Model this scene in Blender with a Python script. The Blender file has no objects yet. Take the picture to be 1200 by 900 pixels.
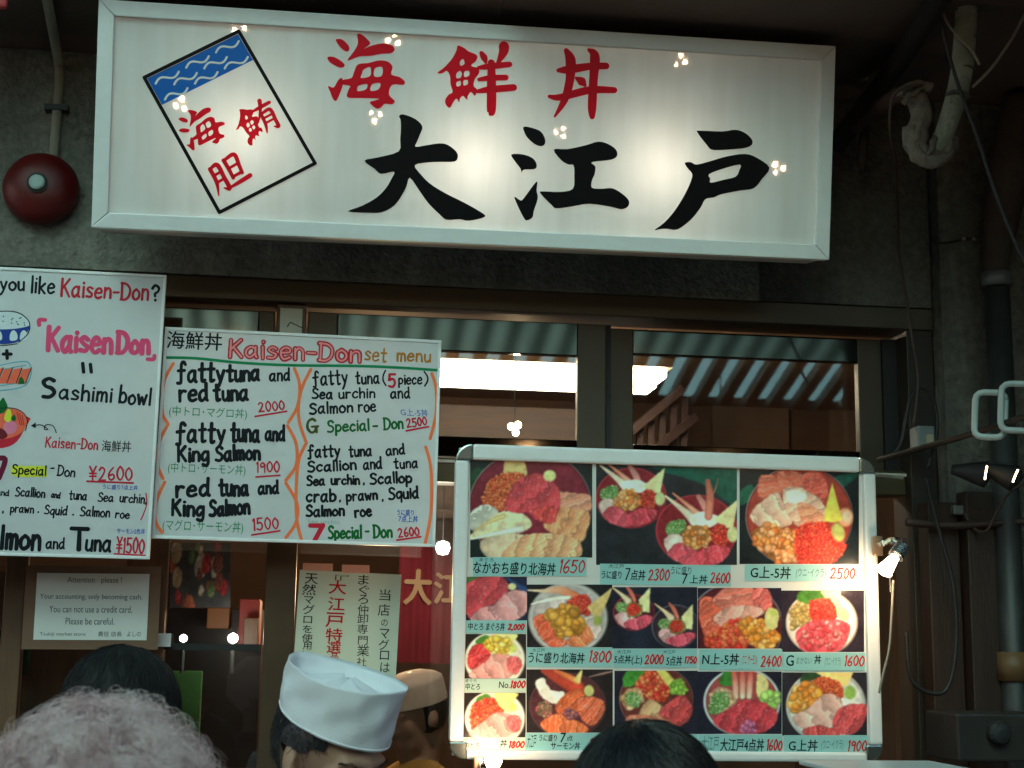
import bpy, bmesh, math, random
import numpy as np
from mathutils import Vector, Matrix, noise as mnoise

random.seed(7); RNG = np.random.default_rng(7)
S = bpy.context.scene
COL = S.collection
rad = math.radians

# ---------------------------------------------------------------- camera
FPX = 1732.0                       # focal length in photograph pixels (1200 wide)
CAM = Vector((0.0, 0.0, 1.62))
YAW, PITCH, ROLL = rad(7.666), rad(10.071), rad(0.815)
_f = Vector((math.sin(YAW)*math.cos(PITCH), math.cos(YAW)*math.cos(PITCH), math.sin(PITCH)))
_r = Vector((math.cos(YAW), -math.sin(YAW), 0.0))
_u = _r.cross(_f)
RX = math.cos(ROLL)*_r + math.sin(ROLL)*_u
UX = -math.sin(ROLL)*_r + math.cos(ROLL)*_u
FX = _f
cd = bpy.data.cameras.new('camera'); cam = bpy.data.objects.new('camera', cd); COL.objects.link(cam)
cam.matrix_world = Matrix((( RX.x, UX.x, -FX.x, CAM.x), (RX.y, UX.y, -FX.y, CAM.y), (RX.z, UX.z, -FX.z, CAM.z), (0,0,0,1)))
cd.sensor_width = 36.0; cd.lens = 36.0*FPX/1200.0; cd.clip_start = 0.05; cd.clip_end = 500
cd.dof.use_dof = True; cd.dof.focus_distance = 3.9; cd.dof.aperture_fstop = 9.5
S.camera = cam

# ---------------------------------------------------------------- daylight, exposure
SUN_EL, SUN_AZ = 40.0, 205.0       # degrees; azimuth the sun shines from (0 = +y, clockwise)
w = bpy.data.worlds.new('World'); S.world = w; w.use_nodes = True
nt = w.node_tree; bg = nt.nodes['Background']
sky = nt.nodes.new('ShaderNodeTexSky'); sky.sky_type = 'NISHITA'; sky.sun_disc = False
sky.sun_elevation = rad(SUN_EL); sky.sun_rotation = rad(SUN_AZ); sky.air_density = 1.0; sky.dust_density = 3.0
nt.links.new(sky.outputs[0], bg.inputs[0]); bg.inputs[1].default_value = 0.15
sd = bpy.data.lights.new('sun', 'SUN'); sd.energy = 0.5; sd.angle = rad(25); sd.color = (1, .95, .86)
so = bpy.data.objects.new('sun', sd); COL.objects.link(so)
_sd = Vector((math.sin(rad(SUN_AZ))*math.cos(rad(SUN_EL)), math.cos(rad(SUN_AZ))*math.cos(rad(SUN_EL)), math.sin(rad(SUN_EL))))
so.rotation_euler = _sd.to_track_quat('Z', 'Y').to_euler()
vs = S.view_settings; vs.view_transform = 'Standard'; vs.look = 'None'; vs.gamma = 1.0; vs.use_curve_mapping = False
vs.exposure = 1.35
S.render.engine = 'CYCLES'
cy = S.cycles; cy.use_denoising = True; cy.max_bounces = 8; cy.diffuse_bounces = 5; cy.glossy_bounces = 4
cy.transmission_bounces = 6; cy.transparent_max_bounces = 10; cy.sample_clamp_indirect = 6.0
cy.caustics_reflective = False; cy.caustics_refractive = False

# ---------------------------------------------------------------- helpers
def ray(px, py):
    return (FX*FPX + RX*(px-600.0) - UX*(py-450.0)).normalized()
def at(px, py, y):
    d = ray(px, py); t = (y-CAM.y)/d.y
    return CAM + d*t
def s2l(c):
    c = np.asarray(c, float)/255.0
    return np.where(c <= .04045, c/12.92, ((c+.055)/1.055)**2.4)
def L(r, g, b):
    return tuple(float(x) for x in s2l((r, g, b)))

MATS = {}
def mat(name, col, rough=.6, metal=0.0, nscale=0, namt=0.0, bump=0.0, bscale=60, spec=.5, col2=None, coords='Object', stretch=None, stain=0.0):
    if name in MATS: return MATS[name]
    m = bpy.data.materials.new(name); m.use_nodes = True; t = m.node_tree; p = t.nodes['Principled BSDF']
    p.inputs['Base Color'].default_value = (*col, 1); p.inputs['Roughness'].default_value = rough
    p.inputs['Metallic'].default_value = metal; p.inputs['Specular IOR Level'].default_value = spec
    if nscale or bump:
        tc = t.nodes.new('ShaderNodeTexCoord'); src = tc.outputs[coords]
        if stretch:
            mp = t.nodes.new('ShaderNodeMapping'); mp.inputs['Scale'].default_value = stretch
            t.links.new(src, mp.inputs[0]); src = mp.outputs[0]
    if nscale:
        n = t.nodes.new('ShaderNodeTexNoise'); n.inputs['Scale'].default_value = nscale; n.inputs['Detail'].default_value = 8
        n.inputs['Roughness'].default_value = .65
        t.links.new(src, n.inputs['Vector'])
        r = t.nodes.new('ShaderNodeValToRGB'); r.color_ramp.elements[0].position = .3; r.color_ramp.elements[1].position = .7
        c2 = col2 if col2 else tuple(c*(1-namt) for c in col)
        r.color_ramp.elements[0].color = (*c2, 1); r.color_ramp.elements[1].color = (*col, 1)
        t.links.new(n.outputs[0], r.inputs[0]); t.links.new(r.outputs[0], p.inputs['Base Color'])
        mr = t.nodes.new('ShaderNodeMapRange'); mr.inputs[3].default_value = max(.03, rough-.12); mr.inputs[4].default_value = min(1, rough+.12)
        t.links.new(n.outputs[0], mr.inputs[0]); t.links.new(mr.outputs[0], p.inputs['Roughness'])
    if bump:
        n2 = t.nodes.new('ShaderNodeTexNoise'); n2.inputs['Scale'].default_value = bscale; n2.inputs['Detail'].default_value = 6
        t.links.new(src, n2.inputs['Vector'])
        b = t.nodes.new('ShaderNodeBump'); b.inputs['Strength'].default_value = bump; b.inputs['Distance'].default_value = .01
        t.links.new(n2.outputs[0], b.inputs['Height']); t.links.new(b.outputs[0], p.inputs['Normal'])
    if stain:                                           # broad streaks and patches of dirt, drawn out downwards
        mp2 = t.nodes.new('ShaderNodeMapping'); mp2.inputs['Scale'].default_value = (2.6, 2.6, .55); t.links.new(tc.outputs[coords], mp2.inputs[0])
        n3 = t.nodes.new('ShaderNodeTexNoise'); n3.inputs['Scale'].default_value = 1.7; n3.inputs['Detail'].default_value = 9; n3.inputs['Roughness'].default_value = .6; n3.inputs['Distortion'].default_value = .6
        t.links.new(mp2.outputs[0], n3.inputs['Vector'])
        r3 = t.nodes.new('ShaderNodeMapRange'); r3.inputs[1].default_value = .38; r3.inputs[2].default_value = .62; r3.inputs[3].default_value = 1-stain; r3.inputs[4].default_value = 1.0
        t.links.new(n3.outputs[0], r3.inputs[0]); mul = t.nodes.new('ShaderNodeVectorMath'); mul.operation = 'SCALE'
        t.links.new(r.outputs[0], mul.inputs[0]); t.links.new(r3.outputs[0], mul.inputs['Scale']); t.links.new(mul.outputs[0], p.inputs['Base Color'])
    MATS[name] = m
    return m
def emit(name, col, strength):
    if name in MATS: return MATS[name]
    m = bpy.data.materials.new(name); m.use_nodes = True; t = m.node_tree; p = t.nodes['Principled BSDF']
    p.inputs['Base Color'].default_value = (*col, 1)
    p.inputs['Emission Color'].default_value = (*col, 1); p.inputs['Emission Strength'].default_value = strength
    MATS[name] = m; return m
def ink(name, rgb, rough=.45):
    return mat('ink_'+name, L(*rgb), rough, spec=.12)

class MB:
    """collects vertices and faces of one mesh"""
    def __init__(s): s.v = []; s.f = []
    def add(s, vs, fs):
        b = len(s.v); s.v += [tuple(x) for x in vs]; s.f += [tuple(i+b for i in f) for f in fs]
    def box(s, a, b):
        x0,y0,z0 = a; x1,y1,z1 = b
        if x0 > x1: x0,x1 = x1,x0
        if y0 > y1: y0,y1 = y1,y0
        if z0 > z1: z0,z1 = z1,z0
        s.add([(x0,y0,z0),(x1,y0,z0),(x1,y1,z0),(x0,y1,z0),(x0,y0,z1),(x1,y0,z1),(x1,y1,z1),(x0,y1,z1)],
              [(0,3,2,1),(4,5,6,7),(0,1,5,4),(1,2,6,5),(2,3,7,6),(3,0,4,7)])
    def prism(s, poly, w0, w1):
        """polygon in (u,v) extruded along the third axis"""
        n = len(poly)
        s.add([(p[0],p[1],w0) for p in poly]+[(p[0],p[1],w1) for p in poly],
              [tuple(range(n))[::-1], tuple(range(n, 2*n))]+[(i,(i+1)%n,n+(i+1)%n,n+i) for i in range(n)])
    def tube(s, pts, r, seg=10, smooth=True, rs=None):
        pts = [Vector(p) for p in pts]
        if smooth and len(pts) > 2: 
            q = spline([tuple(p) for p in pts], 6); pts2 = [Vector(p) for p in q]
            if rs is not None:
                rs = list(np.interp(np.linspace(0, len(rs)-1, len(pts2)), range(len(rs)), rs))
            pts = pts2
        if rs is None: rs = [r]*len(pts)
        n = None; rings = []
        for i, p in enumerate(pts):
            t = (pts[min(i+1, len(pts)-1)]-pts[max(i-1, 0)]).normalized()
            if n is None:
                n = t.orthogonal().normalized()
            else:
                n = (n - t*n.dot(t)); n = n.normalized() if n.length > 1e-6 else t.orthogonal().normalized()
            b = t.cross(n)
            rings.append([p+(n*math.cos(a)+b*math.sin(a))*rs[i] for a in [2*math.pi*k/seg for k in range(seg)]])
        vs = [v for rg in rings for v in rg]; fs = []
        for i in range(len(rings)-1):
            for k in range(seg):
                fs.append((i*seg+k, i*seg+(k+1)%seg, (i+1)*seg+(k+1)%seg, (i+1)*seg+k))
        fs.append(tuple(range(seg))[::-1]); fs.append(tuple((len(rings)-1)*seg+k for k in range(seg)))
        s.add(vs, fs)
    def lathe(s, prof, M, seg=32):
        """profile (radius, height) about the z axis of matrix M"""
        vs = []; fs = []
        for r, h in prof:
            for k in range(seg):
                a = 2*math.pi*k/seg; vs.append(M @ Vector((r*math.cos(a), r*math.sin(a), h)))
        for i in range(len(prof)-1):
            for k in range(seg):
                fs.append((i*seg+k, i*seg+(k+1)%seg, (i+1)*seg+(k+1)%seg, (i+1)*seg+k))
        fs.append(tuple(range(seg))[::-1]); fs.append(tuple((len(prof)-1)*seg+k for k in range(seg)))
        s.add(vs, fs)
    def build(s, name, m, parent=None, smooth=False, bevel=0):
        me = bpy.data.meshes.new(name); me.from_pydata(s.v, [], s.f); me.update()
        if bevel:
            bm = bmesh.new(); bm.from_mesh(me)
            es = [e for e in bm.edges if len(e.link_faces) == 2 and e.calc_face_angle(0) > .6]
            bmesh.ops.bevel(bm, geom=es, offset=bevel, segments=2, profile=.6, affect='EDGES', clamp_overlap=True)
            bm.to_mesh(me); bm.free()
        if smooth:
            me.shade_smooth()
        o = bpy.data.objects.new(name, me); COL.objects.link(o)
        if m: me.materials.append(m)
        if parent: o.parent = parent
        return o

def spline(pts, k=6, closed=False):
    """Catmull-Rom through the points (any dimension)"""
    P = np.array(pts, float); n = len(P); out = []
    if n < 3 and not closed: return [tuple(p) for p in P]
    rng = range(n) if closed else range(n-1)
    for i in rng:
        if closed: p0,p1,p2,p3 = P[(i-1)%n],P[i],P[(i+1)%n],P[(i+2)%n]
        else: p0,p1,p2,p3 = P[max(i-1,0)],P[i],P[i+1],P[min(i+2,n-1)]
        for j in range(k):
            t = j/k
            out.append(.5*((2*p1)+(-p0+p2)*t+(2*p0-5*p1+4*p2-p3)*t*t+(-p0+3*p1-3*p2+p3)*t**3))
    if not closed: out.append(P[-1])
    return [tuple(p) for p in out]

def tag(o, label=None, cat=None, group=None, kind=None):
    if label: o['label'] = label
    if cat: o['category'] = cat
    if group: o['group'] = group
    if kind: o['kind'] = kind
    return o
def thing(name, label, cat, M=None, group=None):
    o = bpy.data.objects.new(name, None); COL.objects.link(o); o.empty_display_size = .05
    if M is not None: o.matrix_world = M if isinstance(M, Matrix) else Matrix.Translation(Vector(M))
    return tag(o, label, cat, group)
def struct(o): o['kind'] = 'structure'; return o

# ---------------------------------------------------------------- flat panels that carry writing
class Panel:
    """a flat board: photograph pixels are carried onto its plane, everything is built in its own (u, v, w) frame"""
    def __init__(s, quad, y, tilt=0.0, ycent=None):
        # plane through the centre of the quad at depth y; tilt > 0 leans its top towards the viewer
        cx = sum(p[0] for p in quad)/4; cy_ = sum(p[1] for p in quad)/4
        s.P0 = at(cx, cy_, y)
        s.n = Vector((0, -math.cos(tilt), -math.sin(tilt)))
        c = [s.hit(*p) for p in quad]                       # TL TR BR BL
        eu = ((c[1]-c[0])+(c[2]-c[3])).normalized()
        ev = s.n.cross(eu).normalized()
        s.eu, s.ev = eu, ev
        s.O = (c[0]+c[1]+c[2]+c[3])/4
        s.W = ((c[1]-c[0]).length+(c[2]-c[3]).length)/2; s.H = ((c[0]-c[3]).length+(c[1]-c[2]).length)/2
        s.M = Matrix(((eu.x, ev.x, s.n.x, s.O.x), (eu.y, ev.y, s.n.y, s.O.y), (eu.z, ev.z, s.n.z, s.O.z), (0,0,0,1)))
        s.m_px = s.W/((Vector(quad[1])-Vector(quad[0])).length+(Vector(quad[2])-Vector(quad[3])).length)*2
        s.inks = {}
    def hit(s, px, py):
        d = ray(px, py); return CAM + d*((s.P0-CAM).dot(s.n)/d.dot(s.n))
    def uv(s, px, py):
        q = s.hit(px, py)-s.O; return (q.dot(s.eu), q.dot(s.ev))
    def mb(s, key):
        if key not in s.inks: s.inks[key] = MB()
        return s.inks[key]
    def flush(s, parent, name='lettering', only=None):
        for k, b in list(s.inks.items()):
            if b.v: b.build(name, k, parent)
        s.inks = {}
    # one marker or brush stroke; pts in (u,v), widths in metres
    def ribbon(s, m, pts, wd, w0, smooth=True, cap=True):
        P = [tuple(p) for p in pts]
        n0 = len(P)
        ws = [wd]*n0 if not isinstance(wd, (list, tuple)) else list(wd)
        if smooth and n0 > 2:
            q = spline([(p[0],p[1],x) for p, x in zip(P, ws)], 6)
            P = [(a,b) for a,b,_ in q]; ws = [max(c, 1e-4) for _,_,c in q]
        P = np.array(P); n = len(P); ws = np.array(ws)
        T = np.zeros_like(P); T[1:-1] = P[2:]-P[:-2]; T[0] = P[1]-P[0]; T[-1] = P[-1]-P[-2]
        T /= np.maximum(np.linalg.norm(T, axis=1, keepdims=True), 1e-9)
        N = np.stack([-T[:,1], T[:,0]], 1)
        A = P+N*ws[:,None]/2; B = P-N*ws[:,None]/2
        dz = 3e-5/max(n-1, 1)
        vs = [(A[i,0],A[i,1],w0+dz*i) for i in range(n)]+[(B[i,0],B[i,1],w0+dz*i) for i in range(n)]
        fs = [(i, n+i, n+i+1, i+1) for i in range(n-1)]
        if cap:
            for e, sg in ((0, -1), (n-1, 1)):
                k = 6; base = len(vs); r = ws[e]/2
                vs += [(P[e,0]+r*(N[e,0]*math.cos(a)+sg*T[e,0]*math.sin(a)), P[e,1]+r*(N[e,1]*math.cos(a)+sg*T[e,1]*math.sin(a)), w0+dz*e) for a in [math.pi*j/k for j in range(1, k)]]
                loop = [e]+list(range(base, base+k-1))+[n+e]
                fs.append(tuple(loop) if sg < 0 else tuple(loop[::-1]))
        s.mb(m).add(vs, fs)
    def strokes(s, m, lst, w0, T=lambda x, y: (x, y), wk=1.0):
        """lst: strokes of (x, y, width) in crop pixels; T maps them to photo pixels"""
        for i, st in enumerate(lst):
            pts = [s.uv(*T(p[0], p[1])) for p in st]
            s.ribbon(m, pts, [p[2]*wk*s.m_px for p in st], w0+4e-5*i)
    def outline(s, m, loops, w0, T=lambda x, y: (x, y), smooth=3):
        """filled outlines with holes, traced in crop pixels"""
        c = bpy.data.curves.new('tmp', 'CURVE'); c.dimensions = '2D'; c.fill_mode = 'FRONT'
        for lp in loops:
            q = [s.uv(*T(*p)) for p in lp]
            if smooth: q = spline(q, smooth, True)
            sp = c.splines.new('POLY'); sp.points.add(len(q)-1)
            for pt, z in zip(sp.points, q): pt.co = (z[0], z[1], 0, 1)
            sp.use_cyclic_u = True
        o = bpy.data.objects.new('tmp', c); COL.objects.link(o)
        me = bpy.data.meshes.new_from_object(o.evaluated_get(bpy.context.evaluated_depsgraph_get()))
        s.mb(m).add([(v.co.x, v.co.y, w0) for v in me.vertices], [tuple(p.vertices) for p in me.polygons])
        bpy.data.objects.remove(o); bpy.data.curves.remove(c); bpy.data.meshes.remove(me)
    # hand-written line from baseline start to baseline end
    def hand(s, m, text, p0, p1, cap_px, wd_px, w0=.0006, jit=.012, slant=0.0, second=None):
        x = 0; place = []
        for ch in text:
            if ch == ' ': x += .42; continue
            g = GLYPH[ch]; wmax = max(p[0] for st in g for p in st)
            place.append((x, g)); x += wmax+.17
        tot = max(x-.17, .1); a = Vector(s.uv(*p0)); b = Vector(s.uv(*p1)); dx = (b-a)/tot
        up = Vector((-dx.y, dx.x)).normalized()*cap_px*s.m_px
        wd = wd_px*s.m_px; k = 0
        for gx, g in place:
            jy = random.uniform(-.03, .03); js = random.uniform(.94, 1.06)
            for st in g:
                pts = []
                for p in st:
                    qx = gx+p[0]+slant*p[1]+random.uniform(-jit, jit); qy = (p[1]+jy)*js+random.uniform(-jit, jit)
                    q = a+dx*qx+up*qy; pts.append((q.x, q.y))
                s.ribbon(m, pts, [wd*random.uniform(.85, 1.1) for _ in pts], w0+3.3e-5*(k % 9))
                if second:
                    s.ribbon(second[0], pts, second[1]*s.m_px, w0+.0005+3.3e-5*(k % 9))
                k += 1
    # a run of printed or brushed characters fitted into a pixel box
    def type(s, m, text, x0, y0, x1, y1, w0=.0006, bold=0.0, shear=0.0, fit=True, slope=None):
        me = glyph_mesh(text, 0.0)
        vs = np.empty(len(me.vertices)*3, np.float32); me.vertices.foreach_get('co', vs); vs = vs.reshape(-1, 3)
        lo = vs.min(0); hi = vs.max(0); d = np.maximum(hi-lo, 1e-6)
        n = (vs-lo)/d
        a = Vector(s.uv((x0+x1)/2, (y0+y1)/2)); W = abs(x1-x0)*s.m_px; H = abs(y1-y0)*s.m_px
        out = [(a.x+(p[0]-.5)*W+shear*(p[1]-.5)*H, a.y+(p[1]-.5)*H, w0) for p in n]
        s.mb(m).add(out, [tuple(p.vertices) for p in me.polygons])
        if bold:                                        # a brush-thick hand: the same glyphs laid down again a hair aside
            e = bold*(y1-y0)*1.15*s.m_px
            for j, (ex, ey) in enumerate(((e,0),(-e,0),(0,e*.8),(0,-e*.8))):
                s.mb(m).add([(p[0]+ex, p[1]+ey, p[2]+3e-5*(j+1)) for p in out], [tuple(p.vertices) for p in me.polygons])

_GM = {}
def glyph_mesh(text, bold=0.0):
    if (text, bold) in _GM: return _GM[(text, bold)]
    c = bpy.data.curves.new('tmp', 'FONT'); c.body = text; c.size = 1; c.resolution_u = 3; c.offset = bold
    o = bpy.data.objects.new('tmp', c); COL.objects.link(o)
    me = bpy.data.meshes.new_from_object(o.evaluated_get(bpy.context.evaluated_depsgraph_get()))
    bpy.data.objects.remove(o); _GM[(text, bold)] = me
    return me

_bowl = [(.42,.5),(.25,.6),(.05,.4),(.05,.12),(.2,0),(.38,.2)]
GLYPH = {
 'a': [_bowl, [(.43,.6),(.42,.15),(.5,0)]],
 'b': [[(.05,1),(.05,0)], [(.05,.4),(.25,.6),(.45,.4),(.42,.1),(.2,0),(.05,.12)]],
 'c': [[(.42,.5),(.25,.6),(.05,.4),(.05,.15),(.22,0),(.42,.1)]],
 'd': [_bowl, [(.43,1),(.42,.15),(.48,0)]],
 'e': [[(.06,.32),(.42,.36),(.38,.55),(.22,.6),(.05,.4),(.06,.12),(.22,0),(.44,.1)]],
 'f': [[(.48,.88),(.36,1),(.23,.85),(.21,0),(.15,-.1),(.03,-.08)], [(.03,.55),(.42,.58)]],
 'g': [_bowl, [(.43,.6),(.43,-.15),(.28,-.33),(.08,-.25)]],
 'h': [[(.05,1),(.05,0)], [(.05,.35),(.22,.6),(.4,.5),(.42,0)]],
 'i': [[(.08,.6),(.08,0)], [(.08,.85),(.09,.83)]],
 'k': [[(.05,1),(.05,0)], [(.4,.6),(.07,.28)], [(.14,.32),(.42,0)]],
 'l': [[(.08,1),(.08,0)]],
 'm': [[(.05,.6),(.05,0)], [(.05,.4),(.18,.6),(.3,.5),(.3,0)], [(.3,.4),(.43,.6),(.56,.5),(.58,0)]],
 'n': [[(.05,.6),(.05,0)], [(.05,.4),(.22,.6),(.4,.48),(.42,0)]],
 'o': [[(.25,.6),(.05,.42),(.06,.12),(.24,0),(.44,.15),(.44,.42),(.25,.6)]],
 'p': [[(.05,.6),(.05,-.35)], [(.05,.42),(.25,.6),(.45,.4),(.4,.1),(.2,.02),(.06,.12)]],
 'q': [_bowl, [(.43,.6),(.43,-.35)]],
 'r': [[(.05,.6),(.05,0)], [(.05,.35),(.2,.57),(.38,.55)]],
 's': [[(.4,.5),(.22,.6),(.07,.48),(.2,.32),(.38,.2),(.3,.03),(.05,.05)]],
 't': [[(.2,.95),(.2,.1),(.28,0),(.38,.05)], [(.02,.62),(.38,.64)]],
 'u': [[(.05,.6),(.06,.15),(.2,0),(.38,.15)], [(.42,.6),(.42,0)]],
 'w': [[(.03,.6),(.15,.02)], [(.15,.02),(.3,.45)], [(.3,.45),(.45,.02)], [(.45,.02),(.58,.6)]],
 'y': [[(.04,.6),(.22,.12)], [(.44,.6),(.2,-.1),(.05,-.33)]],
 'D': [[(.06,1),(.06,0)], [(.0,1),(.35,.95),(.58,.65),(.52,.25),(.3,.02),(.0,0)]],
 'G': [[(.55,.85),(.35,1),(.1,.8),(.05,.35),(.25,0),(.5,.1),(.56,.4)], [(.32,.42),(.68,.42)], [(.57,.42),(.57,0)]],
 'K': [[(.06,1),(.06,0)], [(.52,1),(.08,.45)], [(.2,.58),(.55,0)]],
 'N': [[(.05,0),(.05,1)], [(.05,1),(.5,0)], [(.5,0),(.5,1)]],
 'P': [[(.05,1),(.05,0)], [(.05,1),(.35,.98),(.45,.75),(.3,.52),(.05,.5)]],
 'S': [[(.5,.85),(.3,1),(.08,.85),(.15,.6),(.4,.45),(.5,.2),(.3,0),(.02,.05)]],
 'T': [[(.0,1),(.62,.98)], [(.3,1),(.3,0)]],
 '?': [[(.03,.8),(.2,1),(.42,.85),(.38,.6),(.2,.45),(.2,.28)], [(.2,.03),(.21,.01)]],
 '0': [[(.25,1),(.06,.7),(.06,.3),(.25,0),(.44,.3),(.44,.7),(.25,1)]],
 '1': [[(.02,.85),(.12,1),(.1,0)]],
 '2': [[(.05,.8),(.22,1),(.42,.8),(.32,.45),(.05,.02)], [(.05,.02),(.5,.04)]],
 '3': [[(.05,.9),(.25,1),(.4,.8),(.2,.55),(.42,.3),(.25,0),(.02,.08)]],
 '4': [[(.3,1),(.03,.35)], [(.03,.35),(.52,.38)], [(.36,.65),(.32,0)]],
 '5': [[(.1,1),(.07,.55)], [(.07,.55),(.3,.62),(.45,.35),(.3,.02),(.03,.08)], [(.08,1),(.45,1)]],
 '6': [[(.36,1),(.1,.6),(.06,.2),(.25,0),(.44,.2),(.35,.45),(.1,.35)]],
 '7': [[(.03,1),(.45,1)], [(.45,1),(.2,0)]],
 '8': [[(.4,.85),(.22,1),(.08,.8),(.25,.55),(.42,.28),(.25,0),(.06,.25),(.25,.55),(.4,.85)]],
 '9': [[(.42,.8),(.25,1),(.06,.8),(.15,.55),(.42,.7)], [(.42,.85),(.38,0)]],
 '(': [[(.25,1.1),(.08,.7),(.08,.3),(.25,-.1)]],
 ')': [[(.03,1.1),(.2,.7),(.2,.3),(.03,-.1)]],
 '-': [[(.03,.4),(.35,.42)]],
 '.': [[(.06,.06),(.07,.05)]],
 ',': [[(.06,.08),(.03,-.1)]],
 '¥': [[(.05,1),(.27,.55)], [(.5,1),(.27,.55)], [(.27,.55),(.27,0)], [(.05,.5),(.5,.5)], [(.05,.28),(.5,.28)]],
 '+': [[(.02,.4),(.42,.4)], [(.22,.62),(.22,.18)]],
 '=': [[(.02,.5),(.42,.5)], [(.02,.28),(.42,.28)]],
}

# ================================================================ materials of the setting
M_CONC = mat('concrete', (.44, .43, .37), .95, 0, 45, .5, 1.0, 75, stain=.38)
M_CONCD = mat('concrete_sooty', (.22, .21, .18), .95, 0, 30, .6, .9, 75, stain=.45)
M_CEIL = mat('ceiling_brown', (.13, .085, .07), .85, 0, 3, .35, .25, 30)
M_BRONZE = mat('bronze_aluminium', (.085, .068, .044), .42, .5, 4, .25)
M_BRONZE_L = mat('grey_aluminium', (.22, .22, .18), .35, .8, 5, .2)
M_WOOD = mat('dark_wood', (.045, .022, .014), .5, 0, 5, .5, .15, 40, stretch=(6, 6, .6))
M_WOODM = mat('brown_wood', (.16, .075, .035), .45, 0, 4, .45, .1, 40, stretch=(8, 8, .6))
M_ALU = mat('satin_aluminium', (.82, .82, .81), .38, .05, 30, .06)
M_WHITEB = mat('whiteboard', (.66, .65, .66), .22, 0, 5, .10)
M_DARK = mat('black_rubber', (.012, .012, .013), .6)
M_PIPE = mat('pipe_wrap', (.34, .36, .28), .9, 0, 14, .5, .6, 70)
M_PIPED = mat('pipe_lagging_dark', (.07, .05, .042), .9, 0, 10, .5, .5, 60)
M_STEELP = mat('galvanised_pipe', (.075, .083, .083), .5, .5, 8, .45)
M_CABLE = mat('grey_cable', (.28, .26, .21), .6)
M_CABLED = mat('dark_cable', (.02, .024, .026), .6)
M_CHROME = mat('chrome', (.75, .75, .75), .15, 1.0)

def glass_mat(name, tint, refl=1.0):
    m = bpy.data.materials.new(name); m.use_nodes = True; t = m.node_tree
    for n in list(t.nodes): t.nodes.remove(n)
    o = t.nodes.new('ShaderNodeOutputMaterial'); mx = t.nodes.new('ShaderNodeMixShader')
    tr = t.nodes.new('ShaderNodeBsdfTransparent'); tr.inputs[0].default_value = (*tint, 1)
    g = t.nodes.new('ShaderNodeBsdfGlossy'); g.inputs['Roughness'].default_value = .02; g.inputs[0].default_value = (1,1,1,1)
    fr = t.nodes.new('ShaderNodeFresnel'); fr.inputs[0].default_value = 1.5
    mm = t.nodes.new('ShaderNodeMath'); mm.operation = 'MULTIPLY'; mm.inputs[1].default_value = 1.0*refl
    t.links.new(fr.outputs[0], mm.inputs[0]); t.links.new(mm.outputs[0], mx.inputs[0])
    t.links.new(tr.outputs[0], mx.inputs[1]); t.links.new(g.outputs[0], mx.inputs[2]); t.links.new(mx.outputs[0], o.inputs[0])
    return m
M_GLASS = glass_mat('window_glass', (.93, .95, .93))
def sheet_mat():
    m = bpy.data.materials.new('skylight_sheet'); m.use_nodes = True; t = m.node_tree
    for n in list(t.nodes): t.nodes.remove(n)
    o = t.nodes.new('ShaderNodeOutputMaterial'); tr = t.nodes.new('ShaderNodeBsdfTransparent')
    tr.inputs[0].default_value = (.53, .95, .93, 1)
    t.links.new(tr.outputs[0], o.inputs[0]); return m
M_SHEET = sheet_mat()

# ================================================================ ground, ceiling, walls
WY = 4.15; CZ = 3.285
b = MB(); b.box((-60, -60, -.3), (60, 60, 0)); struct(b.build('ground', mat('alley_concrete', (.14, .135, .125), .6, 0, 3, .4)))
b = MB(); b.box((-4.5, 3.58, CZ), (.449, WY+.35, CZ+.12)); b.box((.45, 3.42, CZ), (5, WY+.35, CZ+.12))
o = b.build('canopy_ceiling', M_CEIL); tag(o, 'dark brown ceiling slab over the shop front above the lit sign', 'ceiling')
b = MB()
b.box((-4.5, WY, 2.645), (1.298, WY+.3, CZ-.002)); b.box((-4.5, WY, 0.0), (-1.35, WY+.3, 2.645))
o = b.build('concrete_wall', M_CONC); tag(o, 'rough grey pebble-dash concrete wall behind the red bell and lit sign', 'wall')
b = MB(); b.box((1.30, WY-.001, 2.645), (1.835, WY+.3, CZ-.002)); b.build('shaded_section', mat('concrete_shaded', (.17, .162, .14), .95, 0, 40, .55, 1.0, 75, stain=.45), o)  # unlit right end of the wall: shade put into a darker concrete colour
# right-hand pillar, a step proud of the lintel
b = MB(); b.box((1.845, WY-.05, 0.0), (2.32, WY+.35, CZ-.002))
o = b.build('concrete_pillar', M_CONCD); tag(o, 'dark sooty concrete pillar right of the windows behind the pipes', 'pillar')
b = MB(); b.box((2.325, 3.1, 0.0), (2.6, WY+.35, CZ-.004))  # unseen wall added to keep daylight off the right side
o = b.build('shade_wall', M_CONCD); tag(o, 'unseen dark wall added past the right edge to shade the pillar', 'wall')

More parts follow.
